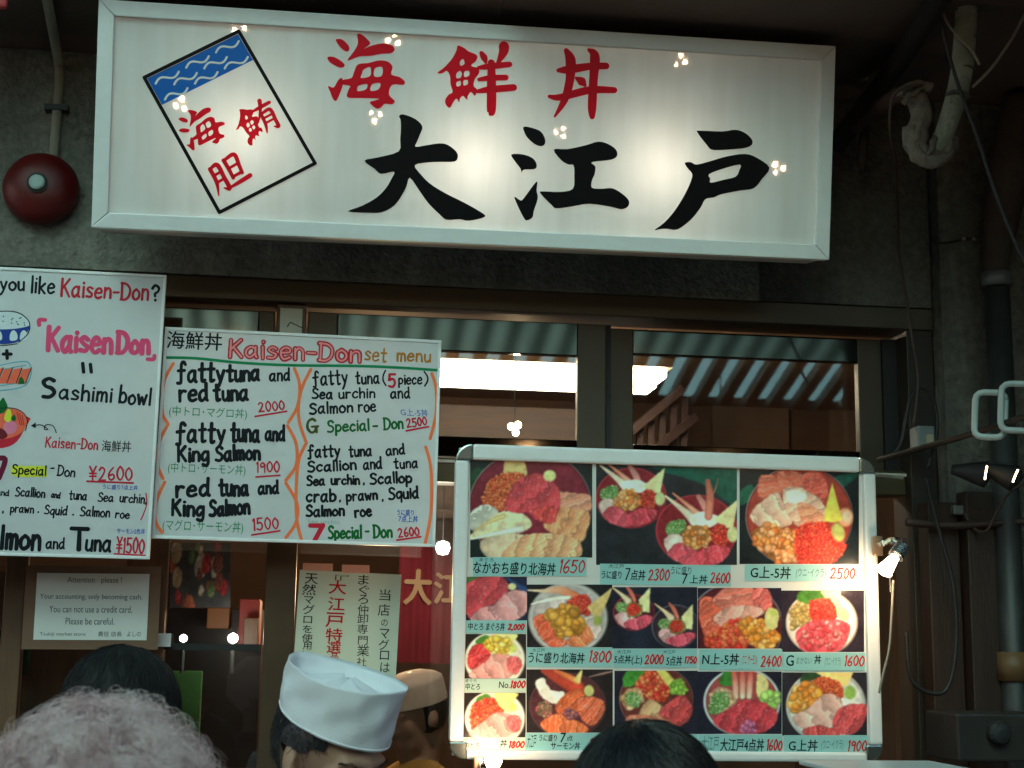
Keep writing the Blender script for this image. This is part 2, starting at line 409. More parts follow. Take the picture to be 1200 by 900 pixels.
# the covered alley behind the viewer: the far row of stalls and the glazed roof that the daylight comes through
b = MB(); b.box((-12, -5.3, 0), (12, -5.02, 4.0))
o = b.build('opposite_shop', mat('opposite_front', (.045, .034, .028), .8, 0, 1.5, .6)); tag(o, 'brown row of shop fronts across the alley', 'building')
rf = thing('arcade_roof', 'ribbed translucent arcade roof over the alley with dark steel bars', 'roof', (0, -5, 3.9))
def rz(y): return 3.95+(y+5.0)*.30
b = MB(); b.add([(-12, -5, rz(-5)), (12, -5, rz(-5)), (12, 3.4, rz(3.4)), (-12, 3.4, rz(3.4))], [(0,1,2,3)])
o = b.build('skylight_sheet', M_SHEET, rf); o.matrix_parent_inverse = rf.matrix_world.inverted()
b = MB()
for i in range(98):
    x = -11.6+i*.24
    b.add([(x,-5,rz(-5)-.02),(x+.10,-5,rz(-5)-.02),(x+.10,3.4,rz(3.4)-.02),(x,3.4,rz(3.4)-.02),(x,-5,rz(-5)-.12),(x+.10,-5,rz(-5)-.12),(x+.10,3.4,rz(3.4)-.12),(x,3.4,rz(3.4)-.12)],
          [(0,1,2,3),(7,6,5,4),(0,4,5,1),(1,5,6,2),(2,6,7,3),(3,7,4,0)])
for j in range(5):
    y = -4.9+j*1.8; b.box((-12, y, rz(y)-.3), (12, y+.12, rz(y)-.15))
o = b.build('roof_bar', mat('roof_steel', (.05, .055, .055), .6), rf); o.matrix_parent_inverse = rf.matrix_world.inverted()
b = MB(); b.box((-12, 3.62, CZ+.125), (12, 3.72, rz(3.4)+.5)); b.box((-12, 3.42, rz(3.4)+.2), (12, 3.615, rz(3.4)+.3))
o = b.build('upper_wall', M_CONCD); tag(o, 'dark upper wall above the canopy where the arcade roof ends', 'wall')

b = MB(); b.box((1.22, 1.9, CZ+.03), (5, 3.40, CZ+.09)); b.box((2.4, 2.1, 0), (2.46, 2.16, CZ+.008))  # unseen slab added to block daylight from the right-hand wall
o = b.build('light_blocker', M_DARK); tag(o, 'unseen dark slab added above the view to shade the right-hand wall', 'light blocker')

# ================================================================ shop front: frame, sashes, glass
FY = 4.20
def X(px, py, y=FY): return at(px, py, y).x
def Z(px, py, y=FY): return at(px, py, y).z
sf = thing('shop_front', 'bronze aluminium shop front of sliding windows behind the menu boards', 'shop front', (.4, FY, 0))
def part(bm, name, m, parent=sf, **k):
    o = bm.build(name, m, parent, **k); o.matrix_parent_inverse = parent.matrix_world.inverted(); return o
zh1, zh0 = 2.643, 2.578
xl = -1.35; xj0, xj1 = 1.713, 1.792
b = MB(); b.box((xl, FY-.045, zh0), (xj1+.05, FY+.1, zh1)); part(b, 'header_frame', M_BRONZE, bevel=.003)
b = MB(); b.box((xj1-.035, FY-.04, 0), (xj1+.048, FY+.1, zh0-.001)); part(b, 'jamb', mat('jamb_bronze', (.035, .027, .02), .5, .3), bevel=.003)
def sash(x0, x1, z0, z1, y, st=.045, top=.06, bot=.06, m=M_BRONZE, railm=None):
    b = MB()
    for q0, q1 in ((x0, x0+st), (x1-st, x1)):
        b = MB(); b.box((q0, y, z0), (q1, y+.035, z1)); part(b, 'sash_stile', m, bevel=.003)
    for q0, q1 in ((z1-top, z1), (z0, z0+bot)):
        b = MB(); b.box((x0+st, y+.002, q0), (x1-st, y+.033, q1)); part(b, 'sash_rail', railm or M_RAIL, bevel=.003)
    b = MB(); b.box((x0+st-.004, y+.014, z0+bot-.004), (x1-st+.004, y+.018, z1-top+.004)); part(b, 'glass_pane', M_GLASS)
M_RAIL = mat('polished_bronze_rail', (.065, .055, .042), .06, 1.0)
zt = zh0-.015
# post between the left door and the windows, pale aluminium above and brown below
b = MB(); b.box((-.118, FY-.02, 0), (-.035, FY+.08, zh0-.001)); part(b, 'post', mat('brown_post', (.10, .062, .036), .4, .5, 3, .3), bevel=.003)
b = MB(); b.box((-.110, FY-.028, 2.30), (-.044, FY-.0205, 2.565)); part(b, 'post_cover', M_BRONZE_L, bevel=.002)
z519, z558 = 2.2, 2.10
# sash left of the post, over the door
sash(-1.3, -.125, z519-.02, zt, FY+.02, top=.085)
# middle sash and right sash run in two tracks
sash(-.030, .845, z519-.045, zt, FY+.005, st=.085, top=.098)
sash(.862, 1.712, z519-.045, zt, FY+.05, st=.075, top=.075)
b = MB(); b.box((.8465, FY+.01, z519-.045), (.8605, FY+.05, zt)); b.box((1.7125, FY+.04, z519-.045), (1.765, FY+.09, zt)); part(b, 'track_seal', M_DARK)
b = MB(); b.box((-.03, FY-.005, z558-.02), (1.755, FY+.09, z519-.048)); part(b, 'transom', mat('khaki_rail', (.10, .078, .038), .4, .5, 4, .3), bevel=.003)
b = MB(); b.box((-.03, FY-.012, z519-.064), (1.755, FY-.0055, z519-.056)); part(b, 'trim_strip', mat('pale_strip', (.6, .6, .52), .4))
# lower window (behind the poster) and the door at the left
b = MB(); b.box((-.03, FY+.03, .95), (1.712, FY+.034, z558-.021)); part(b, 'glass_pane', M_GLASS)
b = MB(); b.box((-.03, FY, .0), (1.755, FY+.08, .949)); part(b, 'apron_panel', M_WOOD)
b = MB(); b.box((.80, FY+.01, .95), (.86, FY+.06, z558-.022)); part(b, 'mullion', M_BRONZE, bevel=.003)
for q0, q1 in ((-.50, -.388), (-1.30, -1.21), (-.82, -.765)):
    b = MB(); b.box((q0, FY+.01, 0), (q1, FY+.05, 2.175)); part(b, 'door_stile', M_WOODM, bevel=.003)
zr = Z(250, 757)
b = MB(); b.box((-.387, FY+.012, zr-.012), (-.127, FY+.04, zr+.006)); part(b, 'door_rail', M_DARK)
for q0, q1 in ((-1.21, -.82), (-.765, -.5), (-.388, -.119)):
    b = MB(); b.box((q0, FY+.028, .3), (q1, FY+.032, 2.17)); part(b, 'door_glass', M_GLASS)

# brown boarded bay right of the photo board
b = MB()
for x0, x1, y0 in ((1.765, 1.86, 4.07), (1.866, 1.985, 4.03)):
    b.box((x0, y0, 0), (x1, y0+.07, 2.05+(.03 if x0 > 1.8 else 0)))
o = b.build('plank_screen', M_WOOD, bevel=.004); tag(o, 'dark brown upright plank screen right of the food photo board', 'screen')
b = MB(); p0 = at(1018, 556, 4.1); p1 = at(1058, 560, 4.1); b.tube([p0, p1], .006)
o = b.build('curtain_rod', M_CABLE); tag(o, 'thin pale rod stub sticking out behind the top right corner of the photo board', 'rod')

# ================================================================ inside the shop
rm = thing('shop_room', 'brown panelled shop interior seen through the windows', 'room', (.4, 6, 0))
IB = 7.6
b = MB(); b.box((-2.6, IB, 0), (3.4, IB+.1, 2.9)); b.box((-2.7, FY+.12, 0), (-2.6, IB+.1, 2.9)); b.box((3.4, FY+.12, 0), (3.5, IB+.1, 2.9))
part(b, 'wall', mat('room_wall', (.34, .20, .13), .7, 0, 2, .3), rm)
b = MB(); b.box((-2.7, FY+.32, 2.9), (3.5, IB+.1, 3.0)); part(b, 'ceiling', mat('room_ceiling', (.42, .27, .17), .7, 0, 1.5, .2, stretch=(.5, 6, 1)), rm)
b = MB(); b.box((-2.6, FY+.12, .001), (3.4, IB, .03)); part(b, 'floor', mat('room_floor', (.08, .06, .05), .4), rm)
b = MB()
for x in (1.55, 2.1, 2.75): b.box((x, IB-.03, 0), (x+.42, IB, 2.9))
part(b, 'wall_panel', mat('room_panel', (.42, .28, .19), .6, 0, 3, .25), rm)
b = MB(); b.box((1.28, 6.6, 0), (1.42, 6.75, 2.9)); part(b, 'column', M_DARK, rm)
# a wooden bulkhead under the ceiling lamp with horizontal mouldings
b = MB(); b.box((-.6, 5.75, 2.36), (1.05, 5.85, 2.56)); b.box((-.6, 5.72, 2.28), (1.05, 5.85, 2.358)); b.box((-.6, 5.74, 2.14), (1.05, 5.84, 2.278)); b.box((-.6, 5.70, 2.105), (1.05, 5.85, 2.138))
o = b.build('bulkhead', mat('bulkhead_wood', (.06, .028, .014), .6, 0, 5, .75, stretch=(1, 4, 8)), bevel=.004); tag(o, 'brown moulded wooden bulkhead inside the shop under the ceiling lamp', 'bulkhead')
# fluorescent fitting
def lampbox(name, xa, xb, ya, y, dz, m):
    b = MB(); b.box((xa, y, ya), (xb, y+.12, ya+dz)); return b
ly = 5.2; xa, xb = X(470, 430, ly), X(782, 440, ly); z0, z1 = Z(595, 448, ly), Z(595, 424, ly)
fl = thing('ceiling_light', 'bright white fluorescent ceiling lamp glowing behind the middle window', 'lamp', ((xa+xb)/2, ly, z1))
b = MB(); b.box((xa, ly, z0), (X(770, 440, ly), ly+.16, (z0+z1)/2)); b.box((xa, ly, (z0+z1)/2+.001), (xb, ly+.16, z1)); part(b, 'diffuser', emit('tube_light', (1, .88, .70), 7), fl, bevel=.01)
b = MB(); b.box((xa-.02, ly-.01, z1+.002), (xb+.02, ly+.17, z1+.035)); part(b, 'housing', mat('cream_enamel', (.5, .34, .2), .4), fl)
b = MB(); b.tube([((xa*.7+xb*.3), ly+.08, z1+.03), ((xa*.7+xb*.3), ly+.08, 2.9)], .008); b.tube([((xa*.3+xb*.7), ly+.08, z1+.03), ((xa*.3+xb*.7), ly+.08, 2.9)], .008); part(b, 'hanger', MATS['cream_enamel'], fl)
# slatted wooden stair / lattice behind the right window
b = MB()
def beam(p, q, r, m=None):
    b.tube([p, q], r, 4, smooth=False)
beam(at(712, 528, 5.6), at(800, 455, 5.6), .022); beam(at(745, 545, 5.62), at(815, 488, 5.62), .022)
for k in range(7):
    px = 722+k*13; beam(at(px, 560, 5.64), at(px+2, 520-k*9, 5.64), .018)
o = b.build('lattice_screen', mat('reddish_wood', (.06, .03, .024), .6, 0, 6, .4)); tag(o, 'slanting reddish wooden lattice inside the shop behind the right window', 'lattice')

# ================================================================ the lit sign
sg = Panel([(114, 0), (978, 55), (970, 305), (110, 267)], 3.72, rad(10))
sign = thing('lit_sign', 'long white backlit shop sign with red and black brush characters in an aluminium frame', 'sign', sg.M)
hw, hh = sg.W/2, sg.H/2; fw = .040; D = .17
b = MB()
for (a0, a1, i0, i1) in (((-hw,hh),(hw,hh),(-hw+fw,hh-fw),(hw-fw,hh-fw)), ((hw,hh),(hw,-hh),(hw-fw,hh-fw),(hw-fw,-hh+fw)),
                         ((hw,-hh),(-hw,-hh),(hw-fw,-hh+fw),(-hw+fw,-hh+fw)), ((-hw,-hh),(-hw,hh),(-hw+fw,-hh+fw),(-hw+fw,hh-fw))):
    b = MB(); e = .0006
    poly = [a0, a1, i1, i0]; c = (sum(p[0] for p in poly)/4, sum(p[1] for p in poly)/4)
    poly = [(p[0]+(c[0]-p[0])*.002 if abs(p[0]) < hw-1e-6 else p[0], p[1]) for p in poly]
    b.prism(poly, -.03, .012); b.build('frame_rail', M_ALU, sign, bevel=.0025)
b = MB()
b.box((-hw+.004, -hh+.004, -D), (hw-.004, hh-.004, -D+.006))
b.box((-hw+.004, -hh+.004, -D+.006), (-hw+.012, hh-.004, -.031)); b.box((hw-.012, -hh+.004, -D+.006), (hw-.004, hh-.004, -.031))
b.box((-hw+.013, -hh+.004, -D+.006), (hw-.013, -hh+.012, -.031)); b.box((-hw+.013, hh-.012, -D+.006), (hw-.013, hh-.004, -.031))
b.build('housing', mat('sign_housing', (.42, .42, .41), .6), sign)
def acrylic():
    m = bpy.data.materials.new('sign_acrylic'); m.use_nodes = True; t = m.node_tree
    for n in list(t.nodes): t.nodes.remove(n)
    o = t.nodes.new('ShaderNodeOutputMaterial'); mx = t.nodes.new('ShaderNodeMixShader'); m2 = t.nodes.new('ShaderNodeMixShader')
    d = t.nodes.new('ShaderNodeBsdfDiffuse'); d.inputs[0].default_value = (.84, .85, .84, 1)
    tl = t.nodes.new('ShaderNodeBsdfTranslucent'); tl.inputs[0].default_value = (.80, .78, .74, 1)
    g = t.nodes.new('ShaderNodeBsdfGlossy'); g.inputs['Roughness'].default_value = .02
    fr = t.nodes.new('ShaderNodeFresnel'); fr.inputs[0].default_value = 1.5
    tc = t.nodes.new('ShaderNodeTexCoord'); mp = t.nodes.new('ShaderNodeMapping'); mp.inputs['Scale'].default_value = (14, 1.6, 1)
    nz = t.nodes.new('ShaderNodeTexNoise'); nz.inputs['Scale'].default_value = 1.4; nz.inputs['Detail'].default_value = 7
    cr_ = t.nodes.new('ShaderNodeValToRGB'); cr_.color_ramp.elements[0].position = .3; cr_.color_ramp.elements[0].color = (.74, .745, .72, 1); cr_.color_ramp.elements[1].position = .62; cr_.color_ramp.elements[1].color = (.84, .85, .84, 1)
    t.links.new(tc.outputs['Object'], mp.inputs[0]); t.links.new(mp.outputs[0], nz.inputs['Vector']); t.links.new(nz.outputs[0], cr_.inputs[0]); t.links.new(cr_.outputs[0], d.inputs[0])
    mx.inputs[0].default_value = .24
    t.links.new(d.outputs[0], mx.inputs[1]); t.links.new(tl.outputs[0], mx.inputs[2])
    t.links.new(fr.outputs[0], m2.inputs[0]); t.links.new(mx.outputs[0], m2.inputs[1]); t.links.new(g.outputs[0], m2.inputs[2])
    t.links.new(m2.outputs[0], o.inputs[0]); return m
def film(name, rgb):
    m = bpy.data.materials.new(name); m.use_nodes = True; t = m.node_tree; p = t.nodes['Principled BSDF']; c = (*L(*rgb), 1)
    p.inputs['Base Color'].default_value = c; p.inputs['Roughness'].default_value = .3; p.inputs['Specular IOR Level'].default_value = .15
    tl = t.nodes.new('ShaderNodeBsdfTranslucent'); tl.inputs[0].default_value = c; mx = t.nodes.new('ShaderNodeMixShader'); mx.inputs[0].default_value = .3
    o = t.nodes['Material Output']; t.links.new(p.outputs[0], mx.inputs[1]); t.links.new(tl.outputs[0], mx.inputs[2]); t.links.new(mx.outputs[0], o.inputs[0]); return m
b = MB(); e = fw-.003; b.add([(-hw+e,-hh+e,0),(hw-e,-hh+e,0),(hw-e,hh-e,0),(-hw+e,hh-e,0)], [(0,1,2,3)])
b.build('face_panel', acrylic(), sign)
for (px, py, en, rr) in ((556, 190, 1.0, .04), (775, 195, 1.0, .04), (283, 155, .8, .04)):
    u, v = sg.uv(px, py)
    ld = bpy.data.lights.new('sign_bulb', 'POINT'); ld.energy = en; ld.color = (1, .87, .72); ld.shadow_soft_size = rr
    lo = bpy.data.objects.new('sign_bulb', ld); COL.objects.link(lo); lo.parent = sign; lo.location = (u, v, -.132)
b = MB()
for xx in (-.8, .8): b.box((xx-.02, -.05, -D-.30), (xx+.02, .0, -D-.001))
b.build('bracket', M_STEELP, sign)

RED = film('sign_red', (236, 24, 48)); BLK = ink('sign_black', (14, 14, 16), .4); BLU = film('sign_blue', (35, 115, 205)); WHT = ink('sign_white', (225, 230, 228), .4)
def crop(ox, oy, k): return lambda x, y: (ox+x/k, oy+y/k)
T2 = crop(370, 20, 3.243); T3 = crop(400, 120, 4.615); T4 = crop(580, 130, 3.529); T1 = crop(100, 0, 3.213)
W0 = .0012
# the three big black characters
sg.outline(BLK, [[(312,75),(335,65),(400,90),(438,130),(425,175),(408,215),(402,240),(460,232),(530,222),(575,230),(620,265),(630,295),(612,320),(540,322),(470,325),(397,340),(430,390),(480,440),(560,490),(660,540),(740,585),(778,618),(690,640),(640,632),(570,635),(530,605),(470,545),(420,475),(370,408),(350,460),(310,530),(270,570),(215,595),(150,597),(35,590),(110,560),(190,515),(240,465),(270,415),(285,375),(215,387),(180,360),(125,315),(200,297),(310,265),(318,200),(322,140),(320,95)]], W0, T3)
sg.outline(BLK, [[(117,68),(135,66),(185,82),(205,110),(207,135),(192,146),(165,138),(135,112),(120,85)]], W0, T4)
sg.outline(BLK, [[(68,180),(115,180),(155,195),(172,220),(165,240),(120,243),(110,255),(105,238),(80,205)]], W0, T4)
sg.outline(BLK, [[(80,355),(105,370),(120,360),(172,292),(172,330),(177,362),(160,415),(155,440),(130,453),(115,435),(95,395)]], W0, T4)
sg.outline(BLK, [[(243,160),(300,158),(375,142),(428,127),(470,138),(500,160),(505,185),(480,202),(400,212),(415,230),(412,262),(402,285),(400,317),(440,322),(485,320),(525,342),(553,370),(550,395),(522,407),(480,397),(390,384),(320,395),(255,403),(235,390),(187,340),(200,333),(270,335),(322,322),(328,270),(325,225),(305,222),(275,205)]], W0, T4)
sg.outline(BLK, [[(836,88),(850,82),(940,85),(995,78),(1035,92),(1062,118),(1062,140),(1035,153),(990,158),(935,162),(895,160),(875,140)]], W0, T4)
sg.outline(BLK, [[(785,215),(810,212),(835,222),(900,205),(960,188),(1035,178),(1085,195),(1135,235),(1105,280),(1070,320),(1010,330),(935,345),(905,358),(870,365),(850,400),(810,450),(755,490),(715,488),(690,488),(660,492),(700,462),(745,410),(785,345),(810,290),(815,260),(795,235)],
                 [(885,262),(940,240),(1012,222),(1010,245),(995,272),(945,285),(892,297),(890,280)]], W0, T4)
# red brush characters; each is a list of outlines so that the small slanted copies reuse them
UMI = [[[(77,85),(100,85),(122,105),(128,122),(118,132),(98,120),(82,100)]], [[(45,152),(70,152),(100,170),(110,185),(95,193),(68,182),(50,168)]],
       [[(47,262),(68,268),(85,240),(100,232),(102,260),(92,290),(78,318),(65,310),(55,285)]],
       [[(158,65),(180,70),(207,98),(195,112),(185,120),(215,108),(255,100),(290,108),(300,125),(285,138),(250,140),(205,148),(165,150),(120,166),(145,130),(160,100)]],
       [[(160,180),(200,175),(240,165),(275,170),(292,190),(287,218),(318,228),(338,245),(332,258),(290,258),(278,295),(300,318),(290,332),(262,330),(250,342),(230,348),(205,325),(222,318),(240,310),(170,308),(120,305),(125,275),(130,262),(95,255),(100,240),(135,232),(145,210)],
        [(182,200),(205,190),(210,205),(205,225),(172,232),(176,215)], [(225,195),(250,190),(255,205),(248,225),(222,225)], [(165,260),(195,255),(190,275),(160,282),(158,270)], [(215,255),(245,252),(238,275),(208,280)]]]
UO = [[[(462,212),(490,190),(520,155),(535,125),(540,108),(565,118),(580,130),(612,145),(610,165),(590,185),(618,195),(620,215),(605,235),(600,262),(612,275),(605,300),(590,285),(578,300),(575,315),(560,300),(548,310),(545,325),(535,310),(522,325),(510,345),(495,335),(492,315),(505,295),(520,285),(512,255),(510,225),(498,205),(480,214)],
       [(535,215),(548,205),(555,215),(550,230),(535,232)], [(565,208),(582,205),(583,222),(565,228)], [(535,248),(550,243),(550,260),(536,263)], [(562,242),(577,240),(577,255),(562,260)], [(548,170),(560,160),(565,178),(550,185)]]]
for lp in UMI+UO: sg.outline(RED, lp, W0, T2)
sg.strokes(RED, [[(630,138,18),(640,155,26),(646,172,12)], [(715,112,40),(712,135,34),(690,178,12)], [(618,193,14),(660,188,24),(736,180,22)], [(620,238,14),(660,232,22),(722,230,22)], [(614,283,14),(660,276,26),(752,268,26)], [(667,175,28),(668,270,36),(667,355,34),(664,368,16)]], W0+.0002, T2, 1/3.243)
sg.strokes(RED, [[(922,203,16),(960,200,32),(1040,188,28),(1103,186,26)], [(888,302,14),(930,305,26),(1040,278,30),(1134,278,24)], [(952,128,20),(968,165,40),(965,240,34),(945,315,28),(908,378,8)], [(1038,125,14),(1060,150,38),(1055,240,34),(1050,340,34),(1050,378,22)], [(990,232,12),(1010,245,34),(1022,258,16)]], W0+.0002, T2, 1/3.243)
# the tilted diamond emblem
q = [(578,118),(865,615),(505,800),(222,292)]                          # top, right, bottom, left
def bil(s_, t_):                                                      # s along the top edge (left to top), t down
    A = Vector(q[3]); Bv = Vector(q[0]); C_ = Vector(q[1]); Dv = Vector(q[2])
    return tuple((A*(1-s_)+Bv*s_)*(1-t_)+(Dv*(1-s_)+C_*s_)*t_)
sg.outline(BLU, [[bil(.02,.015), bil(.98,.015), bil(.98,.21), bil(.02,.21)]], .0006, T1, smooth=0)
for i in range(4):
    p0 = bil((0, 1, 1, 0)[i], (0, 0, 1, 1)[i]); p1 = bil((1, 1, 0, 0)[i], (0, 1, 1, 0)[i])
    sg.strokes(BLK, [[(p0[0],p0[1],13), (p1[0],p1[1],13)]], .0016+.0001*i, T1, 1/3.213)
for a, c in (((265,315),(352,270)), ((380,255),(465,212)), ((492,198),(578,155)), ((335,318),(420,275)), ((448,258),(533,215)), ((300,375),(385,332)), ((413,315),(498,272)), ((525,258),(612,215))):
    st = []
    for k in range(9):
        f = k/8; off = 11*math.sin(2*math.pi*f)
        st.append((a[0]+(c[0]-a[0])*f+off*-.45, a[1]+(c[1]-a[1])*f-off*.9+0, 7.5))
    sg.strokes(WHT, [st], .0012, T1, 1/3.213)
def turned(cx, cy, sc, ang, ox, oy):                                   # crop-2 glyph coordinates to crop-1, turned
    ca, sa = math.cos(ang), math.sin(ang)
    return lambda x, y: T1(cx+sc*((x-ox)*ca-(y-oy)*sa), cy+sc*((x-ox)*sa+(y-oy)*ca))
A = rad(-27)
for lp in UMI: sg.outline(RED, lp, W0, turned(440, 480, .565, A, 192, 207))
TU = turned(655, 460, .60, A, 0, 0)
for lp in UO: sg.outline(RED, lp, W0, turned(612, 475, .60, A, 540, 225))
sg.strokes(RED, [[(-2,-78,14),(45,-80,22),(112,-82,20)], [(62,-118,26),(38,-60,18),(-8,2,8)], [(32,-38,20),(30,30,20),(14,82,8)], [(32,-38,16),(95,-42,22),(98,30,22),(96,78,22),(72,66,8)], [(40,-8,14),(88,-10,14)], [(40,24,14),(88,22,14)]], W0+.0002, TU, .6*3.243/3.213*.33)
TT = turned(540, 650, .62, A, 0, 0)
sg.strokes(RED, [[(-92,-70,24),(-92,20,22),(-118,98,6)], [(-92,-70,16),(-42,-74,26),(-38,10,24),(-38,88,26),(-66,70,8)], [(-84,-24,16),(-46,-26,16)], [(-84,22,16),(-46,20,16)],
                 [(6,-80,24),(10,-10,22),(10,42,20)], [(6,-78,18),(78,-84,24),(76,-10,22),(72,38,20)], [(14,-22,16),(70,-26,16)], [(12,34,18),(72,32,18)], [(-18,84,16),(40,80,24),(108,74,26)]], W0+.0002, TT, .62*.33)
sg.flush(sign)

# ================================================================ menu boards
def board(name, label, P, rim=.008, m=M_WHITEB, rimm=None, th=.012):
    t = thing(name, label, 'menu board' if 'menu' in name else 'sign', P.M)
    hw, hh = P.W/2, P.H/2
    b = MB(); b.box((-hw+rim, -hh+rim, -th), (hw-rim, hh-rim, 0)); b.build('panel', m, t)
    b = MB()
    b.box((-hw, hh-rim, -th-.002), (hw, hh, .003)); b.box((-hw, -hh, -th-.002), (hw, -hh+rim, .003))
    b.box((-hw, -hh+rim+.0003, -th-.002), (-hw+rim, hh-rim-.0003, .003)); b.box((hw-rim, -hh+rim+.0003, -th-.002), (hw, hh-rim-.0003, .003))
    b.build('rim', rimm or M_ALU, t, bevel=.001)
    return t
I_BLK = ink('marker_black', (22, 24, 30)); I_RED = ink('marker_red', (205, 40, 60)); I_PINK = ink('marker_pink', (238, 80, 125)); I_ORG = ink('marker_orange', (255, 125, 75))
I_GRN = ink('marker_green', (20, 135, 85)); I_DGRN = ink('marker_dark_green', (20, 100, 45)); I_BLU = ink('marker_blue', (45, 90, 185)); I_YEL = ink('marker_yellow', (225, 225, 60)); I_OCH = ink('marker_ochre', (190, 120, 40)); I_LPK = ink('marker_pale_pink', (250, 150, 150)); I_OLV = ink('marker_olive', (75, 80, 30))

mq = Panel([(192,382),(517,400),(510,640),(179,632)], 3.98)
mb_ = board('menu_board', 'white hand-lettered set menu board with orange brackets, green line and red prices', mq)
m = mq
m.type(I_BLK, '海鮮丼', 196, 389, 260, 410, bold=.012)
m.hand(I_RED, 'Kaisen-Don', (268,418), (421,424), 22, 6.0, second=(I_LPK, 2.2), jit=.02)
m.hand(I_OCH, 'set', (427,422), (452,424), 17, 2.4); m.hand(I_OCH, 'menu', (465,423), (504,424), 15, 2.6)
def S_(m, mt, pts, wd, w0=.0006): m.ribbon(mt, [m.uv(*p) for p in pts], wd*m.m_px, w0)
S_(m, I_GRN, [(194,419),(230,420),(280,425),(340,428),(420,429),(470,431),(514,434)], 3.4)
for br in ([(203,426),(193,445),(190,468),(191,486),(196,495)], [(197,497),(186,520),(185,545),(191,561)], [(193,565),(183,588),(182,610),(190,624)],
           [(345,432),(351,450),(349,475),(338,495)], [(337,499),(347,520),(347,545),(335,563)], [(335,566),(348,590),(347,612),(335,630)],
           [(364,433),(352,460),(350,490),(359,519)], [(359,519),(350,540),(347,575),(348,610),(353,632)],
           [(506,438),(511,455),(511,485),(504,514)], [(499,524),(505,550),(505,600),(498,638)]):
    S_(m, I_ORG, br, 3.8, .0007+random.random()*.0002)
Hn = m.hand
Hn(I_BLK, 'fatty', (208,447), (262,447), 22, 4.2); Hn(I_BLK, 'tuna', (266,446), (303,446), 20, 4.2); Hn(I_BLK, 'and', (316,446), (339,446), 14, 2.8)
Hn(I_BLK, 'red', (210,471), (243,470), 21, 4.2); Hn(I_BLK, 'tuna', (251,470), (290,468), 19, 4.2)
m.type(I_GRN, '(中トロ･マグロ丼)', 199, 477, 289, 491)
Hn(I_RED, '2000', (303,483), (333,480), 11, 1.9); S_(m, I_RED, [(299,488),(336,482)], 2.0)
Hn(I_BLK, 'fatty', (207,518), (263,518), 23, 4.2); Hn(I_BLK, 'tuna', (271,517), (303,517), 21, 4.2); Hn(I_BLK, 'and', (311,516), (333,516), 17, 3.6)
Hn(I_BLK, 'King', (208,541), (244,540), 18, 4.0); Hn(I_BLK, 'Salmon', (253,540), (304,538), 17, 4.0)
m.type(I_GRN, '(中トロ･サーモン丼)', 198, 543, 287, 557)
Hn(I_RED, '1900', (301,554), (327,553), 12, 1.9); S_(m, I_RED, [(300,559),(328,557)], 2.0)
Hn(I_BLK, 'red', (206,582), (245,581), 20, 4.2); Hn(I_BLK, 'tuna', (257,581), (290,580), 19, 4.2); Hn(I_BLK, 'and', (303,579), (326,578), 15, 3.4)
Hn(I_BLK, 'King', (201,604), (238,604), 18, 4.2); Hn(I_BLK, 'Salmon', (246,604), (292,602), 17, 4.2)
m.type(I_GRN, '(マグロ･サーモン丼)', 192, 610, 284, 625)
Hn(I_RED, '1500', (297,622), (326,619), 13, 2.0); S_(m, I_RED, [(295,627),(328,622)], 2.0)
Hn(I_BLK, 'fatty', (367,452), (407,450), 17, 2.5); Hn(I_BLK, 'tuna', (417,450), (444,449), 14, 2.4); Hn(I_BLK, '(', (448,450), (452,450), 15, 2.2); Hn(I_RED, '5', (455,453), (463,453), 15, 3.2); Hn(I_BLK, 'piece', (467,450), (494,450), 12, 2.2); Hn(I_BLK, ')', (497,451), (501,451), 15, 2.2)
Hn(I_BLK, 'Sea', (366,467), (389,467), 12, 2.6); Hn(I_BLK, 'urchin', (397,467), (439,466), 12, 2.4); Hn(I_BLK, 'and', (458,467), (480,466), 13, 2.4)
Hn(I_BLK, 'Salmon', (363,485), (413,483), 13, 2.7); Hn(I_BLK, 'roe', (420,483), (440,482), 14, 2.4)
m.type(I_BLU, 'G上-5丼', 469, 479, 502, 488, shear=-.2)
Hn(I_OLV, 'G', (360,507), (373,506), 16, 3.2); Hn(I_DGRN, 'Special', (384,506), (432,504), 13, 2.6); Hn(I_DGRN, '-', (437,504), (442,504), 12, 2.6); Hn(I_DGRN, 'Don', (450,503), (472,502), 14, 2.6)
Hn(I_RED, '2500', (477,501), (500,498), 10, 2.0); S_(m, I_RED, [(476,505),(502,500)], 2.2)
Hn(I_BLK, 'fatty', (361,536), (398,535), 14, 2.7); Hn(I_BLK, 'tuna', (409,535), (435,534), 13, 2.5); Hn(I_BLK, 'and', (453,534), (474,532), 12, 2.5)
Hn(I_BLK, 'Scallion', (361,553), (417,550), 12, 2.7); Hn(I_BLK, 'and', (426,550), (447,549), 13, 2.5); Hn(I_BLK, 'tuna', (462,549), (489,548), 12, 2.4)
Hn(I_BLK, 'Sea', (360,569), (380,568), 11, 2.8); Hn(I_BLK, 'urchin', (388,568), (421,567), 11, 2.6); Hn(I_BLK, ',', (426,567), (427,567), 10, 2.2); Hn(I_BLK, 'Scallop', (434,567), (482,565), 13, 2.8)
Hn(I_BLK, 'crab', (359,588), (393,587), 14, 3.0); Hn(I_BLK, ',', (398,587), (399,587), 10, 2.4); Hn(I_BLK, 'prawn', (406,587), (442,585), 12, 2.7); Hn(I_BLK, ',', (448,586), (449,586), 10, 2.4); Hn(I_BLK, 'Squid', (456,585), (490,583), 13, 2.8)
Hn(I_BLK, 'Salmon', (359,605), (403,604), 12, 2.9); Hn(I_BLK, 'roe', (416,606), (435,604), 13, 3.0)
m.type(I_BLU, 'うに盛り', 465, 597, 485, 604, bold=.01); m.type(I_BLU, '7点上丼', 467, 604, 490, 612, bold=.01)
